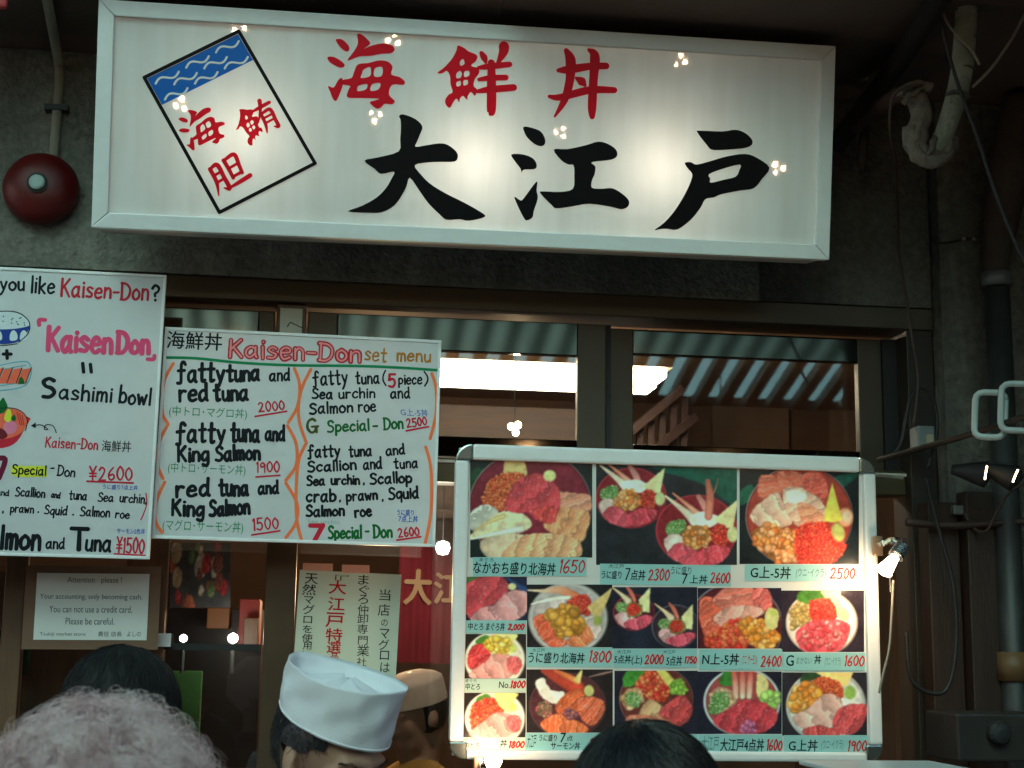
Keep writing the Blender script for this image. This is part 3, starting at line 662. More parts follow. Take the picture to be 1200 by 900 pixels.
m.type(ink('marker_pale_green', (130, 175, 155)), 'Sea urchin', 361, 609, 398, 614)
Hn(I_RED, '7', (362,633), (378,633), 17, 5.4); Hn(I_DGRN, 'Special', (385,631), (423,630), 14, 2.8); Hn(I_DGRN, '-', (428,628), (432,628), 12, 2.6); Hn(I_DGRN, 'Don', (438,630), (459,629), 14, 2.8)
Hn(I_RED, '2600', (467,630), (491,627), 10, 2.0); S_(m, I_RED, [(465,633),(493,629)], 2.2)
m.flush(mb_)
# hook and wire it hangs from
b = MB(); hp = [at(337, 383, 3.99), at(340, 378, 4.02), at(345, 380, 4.08), at(356, 385, 4.165)]; b.tube(hp, .0015, 6)
o = b.build('hanging_wire', M_CABLED); tag(o, 'thin twisted wire holding the set menu board to the post', 'wire')

kq = Panel([(-236, 302),(193,322),(177,656),(-246,644)], 3.95)
kb = board('kaisendon_board', 'large white board with pink and red lettering and drawings of bowls at the left edge', kq)
m = kq; Hn = m.hand
Hn(I_BLK, 'you', (0,340), (28,340), 18, 3.0); Hn(I_BLK, 'Do', (-40,338), (-14,338), 20, 3.0); Hn(I_BLK, 'like', (36,343), (63,344), 21, 3.0)
Hn(I_RED, 'Kaisen-Don', (71,347), (173,352), 22, 3.2); Hn(I_BLK, '?', (178,352), (186,352), 20, 3.4)
Hn(I_PINK, 'Kaisen', (55,411), (130,413), 29, 6.2); Hn(I_PINK, 'Don', (137,413), (174,414), 26, 6.2)
S_(m, I_PINK, [(46,381),(46,375),(53,375)], 5.0); S_(m, I_PINK, [(181,417),(180,421),(173,421)], 5.0)
S_(m, I_BLK, [(97,426),(98,436)], 4.4); S_(m, I_BLK, [(106,427),(107,436)], 4.4)
Hn(I_BLK, 'S', (50,466), (64,465), 24, 5.2); Hn(I_BLK, 'ashimi', (69,467), (130,471), 19, 3.2); Hn(I_BLK, 'bowl', (139,472), (175,475), 20, 3.4)
def poly_(m, mt, pts, w0, smooth=3): m.outline(mt, [pts], w0, smooth=smooth)
# drawn rice bowl
poly_(m, ink('marker_navy', (35, 65, 150)), [(0,384),(33,381),(30,392),(22,400),(10,403),(-2,403),(-14,400),(-30,384)], .0005)
for gx in (-2, 16, 28): poly_(m, ink('board_white', (215,225,228)), [(gx-4,399),(gx-4,391),(gx,387),(gx+4,391),(gx+4,398)], .0008)
poly_(m, MATS['ink_board_white'], [(-32,382),(-20,370),(0,365),(20,367),(32,374),(35,381),(20,385),(0,386),(-20,385)], .0007)
S_(m, I_BLK, [(-32,382),(-20,370),(0,365),(20,366),(32,374),(35,382),(32,392),(22,401)], 1.1, .0010)
S_(m, I_BLK, [(-14,404),(2,405),(20,403)], 1.1, .0010)
for _ in range(12): 
    a_, c_ = random.uniform(0, 30), random.uniform(369, 381); S_(m, I_BLK, [(a_,c_),(a_+.7,c_+.5)], 1.2, .0011)
S_(m, I_BLK, [(4,415),(13,415)], 4.2, .0007); S_(m, I_BLK, [(8,411),(8.5,420)], 4.2, .0008)
# drawn sashimi tray, prawn bowl
S_(m, ink('marker_teal', (90, 175, 195)), [(-20,433),(32,424),(29,452),(-20,459)], 1.3)
S_(m, MATS['ink_marker_teal'], [(-20,437),(30,428)], 1.2, .0007); S_(m, MATS['ink_marker_teal'], [(-20,455),(28,448)], 1.2, .0007)
for k in range(4): poly_(m, ink('salmon_drawn', (250,110,80)), [(-14+k*11,450),(-6+k*11,433),(4+k*11,431),(-3+k*11,449)], .0008+.00004*k, 0)
for k in range(4): S_(m, I_BLK, [(-3+k*11,449),(4+k*11,431)], 1.0, .0012)
poly_(m, I_DGRN, [(21,450),(23,443),(25,441),(28,445),(29,450)], .0011, 0)
poly_(m, I_RED, [(-30,502),(-25,518),(-8,525),(8,524),(20,517),(29,502),(32,488)], .0006)
poly_(m, MATS['ink_salmon_drawn'], [(-20,492),(0,480),(20,480),(30,488),(31,498),(24,508),(8,514),(-10,514)], .0008)
poly_(m, ink('marker_light_pink', (235,130,160)), [(4,498),(12,493),(20,497),(18,506),(8,509)], .0010)
poly_(m, ink('marker_brown', (120,35,45)), [(-2,502),(5,504),(9,511),(2,515),(-4,511)], .0012)
poly_(m, I_DGRN, [(-8,478),(0,470),(4,466),(7,471),(9,477),(4,484),(-4,484)], .0012)
poly_(m, I_YEL, [(5,491),(8,481),(12,480),(14,490),(10,495)], .0012)
poly_(m, I_DGRN, [(13,490),(17,486),(19,491),(16,494)], .0014)
for k in range(3): S_(m, I_RED, [(20+k*3,483+k*2),(24+k*2,498)], 1.0, .0014)
S_(m, I_BLK, [(-20,481),(10,478),(25,482),(32,492),(30,505)], 1.0, .0015)
S_(m, I_BLK, [(66,507),(62,499),(54,498),(52,503),(56,503),(48,498),(38,499)], 1.2); poly_(m, I_BLK, [(36,499),(42,495),(42,502)], .0008, 0)
Hn(I_RED, 'Kaisen-Don', (53,524), (114,527), 13, 1.8); m.type(I_BLK, '海鮮丼', 119, 516, 154, 530, bold=.005)
S_(m, ink('marker_maroon', (115,25,55)), [(-8,539),(6,538),(-1,560)], 6.5)
poly_(m, I_YEL, [(13,546),(55,546),(55,559),(20,559),(13,556)], .0004, 0)
Hn(I_BLK, 'Special', (14,555), (53,557), 11, 1.9); Hn(I_BLK, '-', (59,553), (63,553), 11, 2); Hn(I_BLK, 'Don', (67,557), (87,559), 12, 2.0)
Hn(I_RED, '¥2600', (104,563), (154,563), 16, 2.2); S_(m, I_RED, [(102,564),(156,566)], 2.2, .0009)
m.type(I_BLU, 'うに盛り7点上丼', 120, 568, 162, 574, bold=.01)
Hn(I_BLK, 'fatty tuna', (-80,579), (-20,581), 11, 1.9); Hn(I_BLK, 'and', (-4,580), (10,581), 7, 1.6); Hn(I_BLK, 'Scallion', (18,581), (52,583), 11, 1.9); Hn(I_BLK, 'and', (60,583), (70,584), 7, 1.6); Hn(I_BLK, 'tuna', (81,585), (101,586), 11, 2.0); Hn(I_BLK, 'Sea', (115,587), (132,588), 11, 1.9); Hn(I_BLK, 'urchin,', (140,588), (171,590), 11, 1.9)
Hn(I_BLK, 'crab', (-36,597), (-8,598), 10, 1.9); Hn(I_BLK, ',', (3,600), (4,600), 10, 2); Hn(I_BLK, 'prawn', (12,600), (39,601), 10, 1.9); Hn(I_BLK, '.', (44,601), (45,601), 10, 2.2); Hn(I_BLK, 'Squid', (52,602), (78,604), 11, 1.9); Hn(I_BLK, '.', (85,604), (86,604), 10, 2.2); Hn(I_BLK, 'Salmon', (94,604), (128,606), 11, 2.0); Hn(I_BLK, 'roe', (135,607), (151,608), 10, 1.9)
S_(m, I_RED, [(171,578),(172,590),(168,603),(165,609)], 1.4)
Hn(I_BLK, 'Salmon', (-30,642), (46,644), 27, 5.0); Hn(I_BLK, 'and', (54,643), (75,643), 13, 2.4); Hn(I_BLK, 'T', (83,644), (102,644), 25, 5.6); Hn(I_BLK, 'una', (100,645), (129,646), 21, 3.6)
m.type(I_BLU, 'サーモン2色丼', 137, 619, 170, 626, bold=.01)
Hn(I_RED, '¥1500', (136,648), (168,649), 18, 2.2); S_(m, I_RED, [(134,649),(170,651)], 1.8, .0009)
m.flush(kb)

aq = Panel([(44,671),(175,673),(172,750),(38.5,750)], 4.13)
ab = thing('notice_card', 'small printed cash-only notice in a clear sleeve under the large white board', 'notice', aq.M)
b = MB(); b.box((-aq.W/2, -aq.H/2, -.002), (aq.W/2, aq.H/2, 0)); b.build('paper', mat('paper', (.72, .74, .71), .5), ab)
b = MB(); b.box((-aq.W/2-.03, -aq.H/2-.025, -.004), (aq.W/2+.03, aq.H/2+.02, -.0025)); b.build('sleeve', mat('sleeve_brown', (.20, .12, .08), .2, 0), ab)
I_GRY = ink('print_grey', (70, 78, 80)); m = aq
for tx, x0, y0, x1, y1 in (('Attention   please !', 79, 676, 143, 685), ('Your accounting, only becoming cash.', 47, 696, 167, 704), ('You can not use a credit card.', 58, 710, 155, 718), ('Please be careful.', 77, 724, 134, 732), ('Tsukiji market store', 47, 741, 100, 746), ('責任 店長', 115, 740, 143, 746), ('よしの', 149, 740, 165, 746)):
    m.type(I_GRY, tx, x0, y0, x1, y1, .0005)
m.flush(ab)

vq = Panel([(349,668),(467.6,673),(464,845),(342,840)], 4.17)
vb = thing('paper_poster', 'cream paper poster with vertical black and red writing stuck below the set menu', 'poster', vq.M)
b = MB(); b.box((-vq.W/2, -vq.H/2, -.001), (vq.W/2, vq.H/2, 0)); b.build('paper', mat('paper_cream', (.60, .64, .52), .6, 0, 4, .06), vb)
m = vq; T7 = crop(320, 640, 5.4545)
b = MB(); 
for q4 in ([(190,108),(382,112),(382,160),(190,156)], [(440,118),(617,122),(617,174),(440,170)]):
    b.add([(*m.uv(*T7(*p)), .0004) for p in q4], [(0,3,2,1)])
b.build('tape', mat('pink_tape', L(225,160,140), .5), vb)
def col(mt, chars, w, bold=0.0):
    for ch, x, y, s_ in chars:
        x0, y0 = T7(x-s_*w/2, y-s_/2); x1, y1 = T7(x+s_*w/2, y+s_/2); m.type(mt, ch, x0, y0, x1, y1, bold=bold)
col(I_BLK, [('当',715,312,72),('店',708,408,76),('の',712,490,42),('マ',712,560,62),('グ',708,630,68),('ロ',712,698,58),('は',716,775,62)], 1.0)
col(I_BLK, [('ま',578,215,62),('ぐ',582,280,60),('ろ',576,340,58),('仲',575,405,62),('卸',573,464,62),('専',572,530,62),('門',574,602,56),('業',576,668,72),('社',566,740,56),('の',580,800,50)], 1.1)
col(ink('brush_red', (190, 35, 30)), [('大',412,262,88),('江',405,370,84),('戸',395,472,92),('特',390,568,84),('選',388,648,72),('品',392,705,40)], 1.25, .015)
col(I_OLV, [('『',440,203,36)], 2.4)
col(I_BLK, [('天',245,208,66),('然',230,278,70),('マ',228,345,48),('グ',228,405,60),('ロ',222,470,44),('を',220,530,48),('使',218,588,54),('用',218,638,44),('し',212,690,40)], 1.25, .006)
m.flush(vb)

# ================================================================ the board of food photographs
def vnoise(x, y, seed=0):
    xi = np.floor(x).astype(int); yi = np.floor(y).astype(int); fx = x-xi; fy = y-yi
    fx = fx*fx*(3-2*fx); fy = fy*fy*(3-2*fy)
    def h(a, b):
        n = (a*374761393+b*668265263+seed*1274126177) & 0x7fffffff
        n = ((n ^ (n >> 13))*1274126177) & 0x7fffffff
        return ((n ^ (n >> 16)) & 0xffff)/65535.0
    return (h(xi,yi)*(1-fx)+h(xi+1,yi)*fx)*(1-fy)+(h(xi,yi+1)*(1-fx)+h(xi+1,yi+1)*fx)*fy
def fbm(x, y, seed=0, o=3):
    s = 0; a = .5
    for i in range(o): s = s+a*vnoise(x*2**i, y*2**i, seed+i); a *= .5
    return s/.875
def blur(a, n=1):
    for _ in range(n):
        p = np.pad(a, 1, mode='edge'); a = (p[:-2,1:-1]+p[2:,1:-1]+p[1:-1,:-2]+p[1:-1,2:]+2*p[1:-1,1:-1])/6
    return a
class Print:
    """paints a printed food photograph as colours on a fine grid; coordinates are those of the traced crop"""
    SPP = 1.45
    def __init__(s, rect, ox, oy, k, bg=(24, 25, 30)):
        s.rect = rect; s.k = k; x0,y0,x1,y1 = rect
        s.nx = int((x1-x0)*s.SPP)+2; s.ny = int((y1-y0)*s.SPP)+2
        px = np.linspace(x0, x1, s.nx); py = np.linspace(y0, y1, s.ny)
        GX, GY = np.meshgrid(px, py); s.X = (GX-ox)*k; s.Y = (GY-oy)*k; s.cs = k/s.SPP
        s.seed = int(x0*7+y0*3)
        w_ = k*1.1; s.XW = s.X+w_*(fbm(s.X/(k*5), s.Y/(k*5), s.seed+31)-.5)*2; s.YW = s.Y+w_*(fbm(s.X/(k*5), s.Y/(k*5), s.seed+67)-.5)*2
        n = fbm(s.X/(k*14), s.Y/(k*14), s.seed)
        s.C = np.array(bg, float)[None,None,:]*(.75+.5*n[...,None])
        s.i = 0
    def mask(s, pts, smooth=True, soft=1):
        q = spline(pts, 5, True) if smooth else pts
        P = np.array(q); m = np.zeros(s.X.shape, bool)
        for (xa, ya), (xb, yb) in zip(P, np.roll(P, -1, 0)):
            if ya == yb: continue
            XX, YY = (s.XW, s.YW) if smooth else (s.X, s.Y)
            c = ((YY > ya) != (YY > yb)) & (XX < (xb-xa)*(YY-ya)/(yb-ya)+xa); m ^= c
        return blur(m.astype(float), soft)
    def ell(s, cx, cy, rx, ry, rot=0.0):
        c, q = math.cos(rot), math.sin(rot); dx = s.X-cx; dy = s.Y-cy
        return np.sqrt(((dx*c+dy*q)/rx)**2+((-dx*q+dy*c)/ry)**2)
    def put(s, m, col, n_amt=.18, n_sc=5):
        s.i += 1
        n = fbm(s.X/(s.k*n_sc), s.Y/(s.k*n_sc), s.seed+s.i*17)
        col = np.asarray(col, float)
        if col.ndim == 1: col = col[None,None,:]
        cc = np.clip(col*(1-n_amt+2*n_amt*n[...,None]), 0, 255)
        s.C = s.C*(1-m[...,None])+cc*m[...,None]
    def bowl(s, cx, cy, rx, ry, rim, inner, wall=None, rw=.06):
        d = s.ell(cx, cy, rx, ry)
        e = s.cs/rx*1.3
        out = np.clip((1-d)/e, 0, 1)
        lite = .8+.35*((s.X-cx)/rx*-.5+(s.Y-cy)/ry*-.5)
        s.put(out, np.array(rim, float)[None,None,:]*lite[...,None], .05)
        if wall is not None:
            s.put(np.clip((1-rw*.4-d)/e, 0, 1), wall, .1); s.put(np.clip((1-rw-d)/e, 0, 1), inner, .2)
        else: s.put(np.clip((1-rw-d)/e, 0, 1), inner, .2)
    def poly(s, pts, col, smooth=True, n=.15, soft=1): s.put(s.mask(pts, smooth, soft), col, n)
    def fish(s, pts, col, ang=0.4, per=22, amt=.35, light=(255, 225, 200), bend=.0, lobes=0):
        """sliced fish: fat lines, darker where slices meet, glossy highlights"""
        m = s.mask(pts); s.i += 1
        t = s.X*math.cos(ang)+s.Y*math.sin(ang); q = -s.X*math.sin(ang)+s.Y*math.cos(ang)
        w1 = fbm(s.X/(s.k*7), s.Y/(s.k*7), s.seed+s.i*5)
        ph = (t+bend*q*q/100+w1*per*1.6)/per
        ln = np.clip(1-np.abs((ph % 1)-.5)*5, 0, 1)
        col = np.array(col, float)[None,None,:]; li = np.array(light, float)[None,None,:]
        c = col*(1-ln[...,None]*amt)+li*ln[...,None]*amt
        ph2 = (t+w1*per*3)/(per*3.7); c = c*(.74+.36*((ph2 % 1))[...,None]); c = c*(.90+.20*fbm(s.X/(s.k*10), s.Y/(s.k*10), s.seed+s.i*3)[...,None])
        hl = np.clip(fbm(s.X/(s.k*1.6), s.Y/(s.k*1.6), s.seed+s.i*9)-.64, 0, 1)*1.6
        c = c+(255-c)*np.clip(hl, 0, .45)[...,None]
        inner = blur(m, 5); c = c*(.62+.38*np.clip(inner*1.6-.35, 0, 1))[...,None]
        s.put(m, c, .06)
    def clump(s, pts, cols, r, n, dark=.55, hl=True):
        """roe, sea urchin, chopped greens: many small rounded pieces inside an outline"""
        if r < 17: r *= .68; n = int(n*2.1)
        m0 = s.mask(pts, True, 0); s.put(blur(m0, 1), np.array(cols[0])*dark, .25)
        ys, xs = np.nonzero(m0 > .5)
        if len(xs) == 0: return
        rng = np.random.default_rng(s.seed+s.i)
        for j in rng.integers(0, len(xs), n):
            cx, cy = s.X[ys[j],xs[j]], s.Y[ys[j],xs[j]]; rr = r*rng.uniform(.55, 1.3)
            i0 = max(0, int(ys[j]-rr/s.cs*1.6)-1); i1 = int(ys[j]+rr/s.cs*1.6)+2; j0 = max(0, int(xs[j]-rr/s.cs*1.6)-1); j1 = int(xs[j]+rr/s.cs*1.6)+2
            sx, sy = s.X[i0:i1,j0:j1]-cx, s.Y[i0:i1,j0:j1]-cy; a = rng.uniform(0, 3.14); ca, sa = math.cos(a), math.sin(a)
            d = np.sqrt((sx*ca+sy*sa)**2+((-sx*sa+sy*ca)*rng.uniform(1, 1.6))**2)/rr
            al = np.clip((1.15-d)/.45, 0, 1)[...,None]
            col = np.array(cols[rng.integers(0, len(cols))], float)*rng.uniform(.85, 1.12)
            sh = (1.08-.5*np.clip(d, 0, 1)**2+(-sy/rr*.12))[...,None]
            c = np.clip(col*sh, 0, 255)
            if hl:
                h = np.clip(1-np.sqrt((sx+rr*.3)**2+(sy+rr*.35)**2)/(rr*.35), 0, 1)[...,None]; c = c+(255-c)*h*(.5 if r < 17 else .22)
            s.C[i0:i1,j0:j1] = s.C[i0:i1,j0:j1]*(1-al)+c*al
    def limb(s, pts, col, tip=None):
        """a crab claw or prawn feeler: tapered stroke of (x, y, width)"""
        q = np.array(spline(pts, 6)); best = np.full(s.X.shape, 9.0); tt = np.zeros(s.X.shape)
        for i in range(len(q)-1):
            ax, ay, aw = q[i]; bx, by, bw = q[i+1]; ux, uy = bx-ax, by-ay; l2 = ux*ux+uy*uy+1e-9
            t = np.clip(((s.X-ax)*ux+(s.Y-ay)*uy)/l2, 0, 1); d = np.hypot(s.X-ax-ux*t, s.Y-ay-uy*t)/((aw+(bw-aw)*t)/2)
            up = d < best; best = np.where(up, d, best); tt = np.where(up, (i+t)/(len(q)-1), tt)
        m = np.clip((1.1-best)/.3, 0, 1); col = np.array(col, float)[None,None,:]*(1.05-.35*np.clip(best,0,1)[...,None]**2)
        if tip is not None: col = col*(1-tt[...,None])+np.array(tip, float)[None,None,:]*tt[...,None]
        s.put(m, col, .1)
    def mesh(s, P, parent, name, w0):
        x0,y0,x1,y1 = s.rect; c = [P.uv(x0,y0), P.uv(x1,y0), P.uv(x1,y1), P.uv(x0,y1)]
        nx, ny = s.nx, s.ny; u = np.linspace(0, 1, nx)[None,:]; v = np.linspace(0, 1, ny)[:,None]
        co = np.zeros((ny, nx, 3), np.float32)
        for a in (0, 1): co[...,a] = (c[0][a]*(1-u)+c[1][a]*u)*(1-v)+(c[3][a]*(1-u)+c[2][a]*u)*v
        co[...,2] = w0
        idx = np.arange(nx*ny).reshape(ny, nx)
        f = np.stack([idx[1:,:-1], idx[1:,1:], idx[:-1,1:], idx[:-1,:-1]], -1).reshape(-1, 4)
        me = bpy.data.meshes.new(name); me.vertices.add(nx*ny); me.vertices.foreach_set('co', co.ravel())
        me.loops.add(f.size); me.loops.foreach_set('vertex_index', f.ravel().astype(np.int32))
        me.polygons.add(len(f)); me.polygons.foreach_set('loop_start', np.arange(0, f.size, 4, dtype=np.int32))
        me.update(calc_edges=True)
        at_ = me.color_attributes.new('print', 'FLOAT_COLOR', 'POINT')
        rgba = np.ones((ny*nx, 4), np.float32); gl = fbm(s.X/(s.k*22), s.Y/(s.k*22), s.seed+5)[...,None]; gr = np.random.default_rng(s.seed).normal(size=s.X.shape)[...,None]
        s.C = np.stack([blur(s.C[...,q], 2) for q in range(3)], -1)*(.97+.26*gl)+6+blur(gr[...,0],1)[...,None]*4; s.C = 255*(np.clip(s.C, 0, 255)/255)**.88; rgba[:,:3] = s2l(np.clip(s.C, 0, 255)).reshape(-1, 3)
        at_.data.foreach_set('color', rgba.ravel())
        me.materials.append(M_PRINT); o = bpy.data.objects.new(name, me); COL.objects.link(o); o.parent = parent
        return o
M_PRINT = bpy.data.materials.new('photo_print'); M_PRINT.use_nodes = True
_p = M_PRINT.node_tree.nodes['Principled BSDF']; _a = M_PRINT.node_tree.nodes.new('ShaderNodeVertexColor'); _a.layer_name = 'print'
M_PRINT.node_tree.links.new(_a.outputs[0], _p.inputs['Base Color']); _p.inputs['Roughness'].default_value = .22; _p.inputs['Specular IOR Level'].default_value = .35

pq = Panel([(535,520),(1022,537),(1035,893),(525,890)], 3.90)
pb = thing('photo_menu_board', 'aluminium framed board of seafood rice bowl photos with blue price strips', 'menu board', pq.M)
hw, hh = pq.W/2, pq.H/2; rw = .036
b = MB(); b.box((-hw+.01, -hh+.01, -.022), (hw-.01, hh-.01, 0)); b.build('panel', mat('board_backing', (.70, .69, .65), .5, 0, 5, .06), pb)
cr = .045
def rail(a, c):
    b = MB(); b.box((a[0], a[1], -.028), (c[0], c[1], .014)); b.build('frame_rail', M_ALU, pb, bevel=.007)
rail((-hw+cr, hh-rw-.006), (hw-cr, hh)); rail((-hw+cr, -hh), (hw-cr, -hh+.025)); rail((-hw, -hh+cr), (-hw+rw, hh-cr)); rail((hw-rw, -hh+cr), (hw, hh-cr))
M_CAP = mat('corner_cap', (.42, .46, .44), .15, .9)
for sx in (-1, 1):
    for sy in (-1, 1):
        c0 = (sx*(hw-cr), sy*(hh-cr)); pts = [c0]+[(c0[0]+sx*cr*math.cos(a), c0[1]+sy*cr*math.sin(a)) for a in [math.pi/2*k/6 for k in range(7)]]
        inn = (c0[0]+sx*(cr-rw-.006)*.2, c0[1]+sy*.004)
        if sx*sy < 0: pts = pts[::-1]
        b = MB(); b.prism(pts, -.027, .013); b.build('corner_cap', M_CAP, pb, bevel=.004)
for a, c in (((696,541),(696,662)), ((864.7,546),(864.7,661))):
    pass

prints = []
def new(rect, ox, oy, k, bg=(24, 25, 30)):
    p = Print(rect, ox, oy, k, bg); prints.append(p); return p
RO = [(240,88,48),(248,110,58),(226,66,40),(250,130,75)]; RR = [(238,58,44),(222,42,38),(246,84,56)]; UR = [(240,142,66),(250,168,92),(224,112,48),(246,160,104)]; GR = [(110,160,80),(85,140,65),(150,190,110),(195,205,150)]; OU = [(248,152,52),(236,128,40),(252,178,92)]
P1F = 0; SAL, TUN, PNK = (240,130,80), (205,45,55), (238,150,140)
# --- 1: large bowl, top left
p = new((551,539,694,653.5), 520, 510, 4.739, (24,30,30))
p.poly([(150,210),(230,190),(260,300),(210,400),(150,420)], (32,62,38), True, .3, 3)
p.bowl(480, 402, 345, 322, (150,138,138), (108,30,42), (90,24,34), .035)
p.poly([(345,130),(435,130),(458,220),(400,255),(333,230)], (222,182,112))
p.clump([(212,350),(255,255),(345,212),(440,225),(420,300),(360,405),(300,420),(230,400)], RO, 13, 330)
p.fish([(620,318),(720,322),(812,335),(815,420),(700,430),(630,400)], (244,140,108), 1.2, 16, .45)
p.fish([(620,410),(720,408),(808,430),(790,560),(740,600),(620,560),(550,500)], (250,146,92), .5, 19, .5)
p.fish([(200,610),(250,560),(380,552),(450,570),(360,690),(250,690)], (238,200,160), .3, 60, .15)
p.fish([(330,690),(420,570),(540,545),(690,560),(762,602),(720,690)], (252,162,108), .35, 21, .6, (255,235,210), .1)
p.fish([(150,430),(235,385),(305,430),(230,490),(150,530)], (238,228,208), .9, 80, .1)
p.poly([(148,575),(170,530),(260,460),(330,425),(440,440),(488,500),(420,545),(300,560)], (240,214,164), True, .25)
p.limb([(150,578,10),(300,545,26),(430,520,40)], (250,240,215)); p.limb([(170,535,8),(260,478,20),(330,450,30)], (228,190,120))
p.fish([(335,405),(370,300),(430,240),(515,212),(605,255),(645,335),(632,430),(580,492),(515,475),(470,435),(400,435)], (216,58,66), .9, 34, .30, (240,120,120), .3)
p.fish([(490,430),(560,395),(625,420),(615,480),(560,490)], (222,60,58), .4, 24, .3, (245,140,120))
p.put(np.clip((1-p.ell(586,226,40,36))*4, 0, 1), (222,214,132))
# --- 2: two bowls with crab claws
p = new((698.5,542,863.5,662), 690, 530, 5.294, (28,30,34))
p.poly([(330,65),(520,80),(920,70),(920,330),(700,200),(520,140)], (16,72,58), True, .3, 3)
p.poly([(45,65),(330,65),(300,110),(45,160)], (34,34,36), True, .2, 3)
def small2(cx, cy, r):
    p.bowl(cx, cy, r, r*.86, (200,60,70), (120,28,34), (150,32,40), .05)
small2(262, 285, 222); small2(668, 485, 258)
def topping(dx, dy, k, prawn=True):
    f = lambda *q: [(a*k+dx, c*k+dy) for a, c in q]; g = lambda *q: [(a*k+dx, c*k+dy, w_*k) for a, c, w_ in q]
    p.clump(f((70,250),(110,215),(170,210),(180,260),(130,300),(80,290)), GR, 9, 60, .8, False)
    p.fish(f((60,320),(120,285),(190,330),(150,400),(90,400)), (245,205,190), .5, 60, .1)
    p.fish(f((80,390),(150,335),(250,390),(300,440),(220,465),(130,440)), (232,72,88), .6, 30, .3, (250,150,150))
    p.fish(f((230,400),(320,350),(420,360),(400,420),(320,460),(260,455)), (222,58,72), -.4, 30, .35, (250,160,160))
    p.limb(g((250,240,70),(180,170,40),(70,82,10)), (246,225,205), (240,205,170)); p.limb(g((290,220,50),(200,140,26),(110,66,8)), (240,170,140), (225,120,90))
    if prawn: p.limb(g((310,220,40),(290,150,44),(250,85,26)), (226,140,130), (200,120,110))
    p.poly(f((200,190),(290,170),(360,200),(330,250),(230,250)), (248,232,215))
    p.poly(f((470,95),(440,255),(390,255),(335,210)), (232,212,150), False)
    p.clump(f((165,330),(180,265),(250,240),(320,280),(310,335),(240,365)), UR, 22, 40, .7)
    p.clump(f((325,330),(330,250),(390,240),(420,300),(390,350)), RR, 11, 90)
    p.put(np.clip((1-p.ell(438*k+dx, 290*k+dy, 36*k, 48*k))*4, 0, 1), (206,205,140))
topping(0, 0, 1.0); topping(393, 180, 1.14)
p.limb([(740,400,50),(750,280,52),(735,180,30)], (226,120,100), (190,90,70)); p.limb([(770,260,10),(790,210,6),(800,160,3)], (200,110,90))
# --- 3: salmon, urchin and roe
p = new((866.6,548,1006.5,661), 860, 530, 5.295, (18,24,26))
p.poly([(30,250),(110,200),(110,290),(30,330)], (20,80,60), True, .2, 2); p.poly([(590,180),(720,120),(770,140),(640,240)], (18,62,52), True, .3, 2)
p.poly([(270,95),(460,95),(440,140),(300,140)], (120,170,60))
p.bowl(405, 400, 335, 318, (190,176,168), (150,50,40), (80,22,26), .03)
p.fish([(160,290),(155,160),(215,138),(290,170),(300,260)], (238,96,72), 1.4, 30, .35)
p.fish([(100,400),(150,320),(260,250),(300,300),(360,440),(260,470),(150,460)], (248,190,160), -.6, 26, .4)
p.fish([(265,130),(360,112),(440,150),(470,260),(380,300),(300,260)], (240,100,74), 1.5, 26, .35, (255,200,170))
p.fish([(420,150),(490,115),(560,150),(580,280),(500,330),(450,260)], (236,80,64), 1.3, 30, .35, (255,190,170))
p.fish([(300,240),(400,215),(470,250),(560,330),(560,430),(470,450),(390,460),(330,380)], (250,180,148), 1.1, 20, .55, (255,240,225))
p.poly([(320,250),(400,235),(450,265),(420,310),(340,310)], (254,240,228), True, .1, 5)
p.fish([(390,320),(470,330),(560,400),(540,450),(430,440)], (244,140,100), 1.3, 18, .5)
p.clump([(110,500),(200,450),(300,470),(385,500),(390,600),(380,670),(280,690),(180,620),(130,560)], UR, 26, 90, .55)
p.clump([(385,490),(450,445),(560,440),(620,520),(690,580),(640,670),(560,700),(440,700),(385,650)], RR, 13, 420, .7)
p.put(np.clip((1-p.ell(690,405,56,66))*4, 0, 1), (228,150,110)); p.put(np.clip((1-p.ell(700,400,34,44))*3, 0, 1), (250,205,165))
p.poly([(608,190),(672,420),(630,438),(560,432),(555,400)], (222,205,80), False)
p.put(np.clip((1-p.ell(645,498,46,66,-.3))*4, 0, 1), (160,165,85))
# --- 4: two sorts of tuna
p = new((546,676,617.5,727), 530, 660, 6.0, (26,30,48))
p.poly([(90,90),(190,95),(120,170),(95,180)], (60,90,45), True, .3)
p.poly([(380,100),(530,180),(525,230),(430,150)], (40,60,110))
p.fish([(60,200),(160,110),(260,95),(360,100),(395,190),(330,260),(220,330),(140,390),(90,340)], (206,62,70), .6, 36, .25, (225,100,110))
p.fish([(130,380),(210,310),(290,290),(380,210),(450,190),(530,215),(530,330),(450,400),(300,420),(160,410)], (234,150,150), -.5, 40, .3, (250,205,200))
p.put(np.clip((1-p.ell(420,165,34,28))*4, 0, 1), (215,205,140))
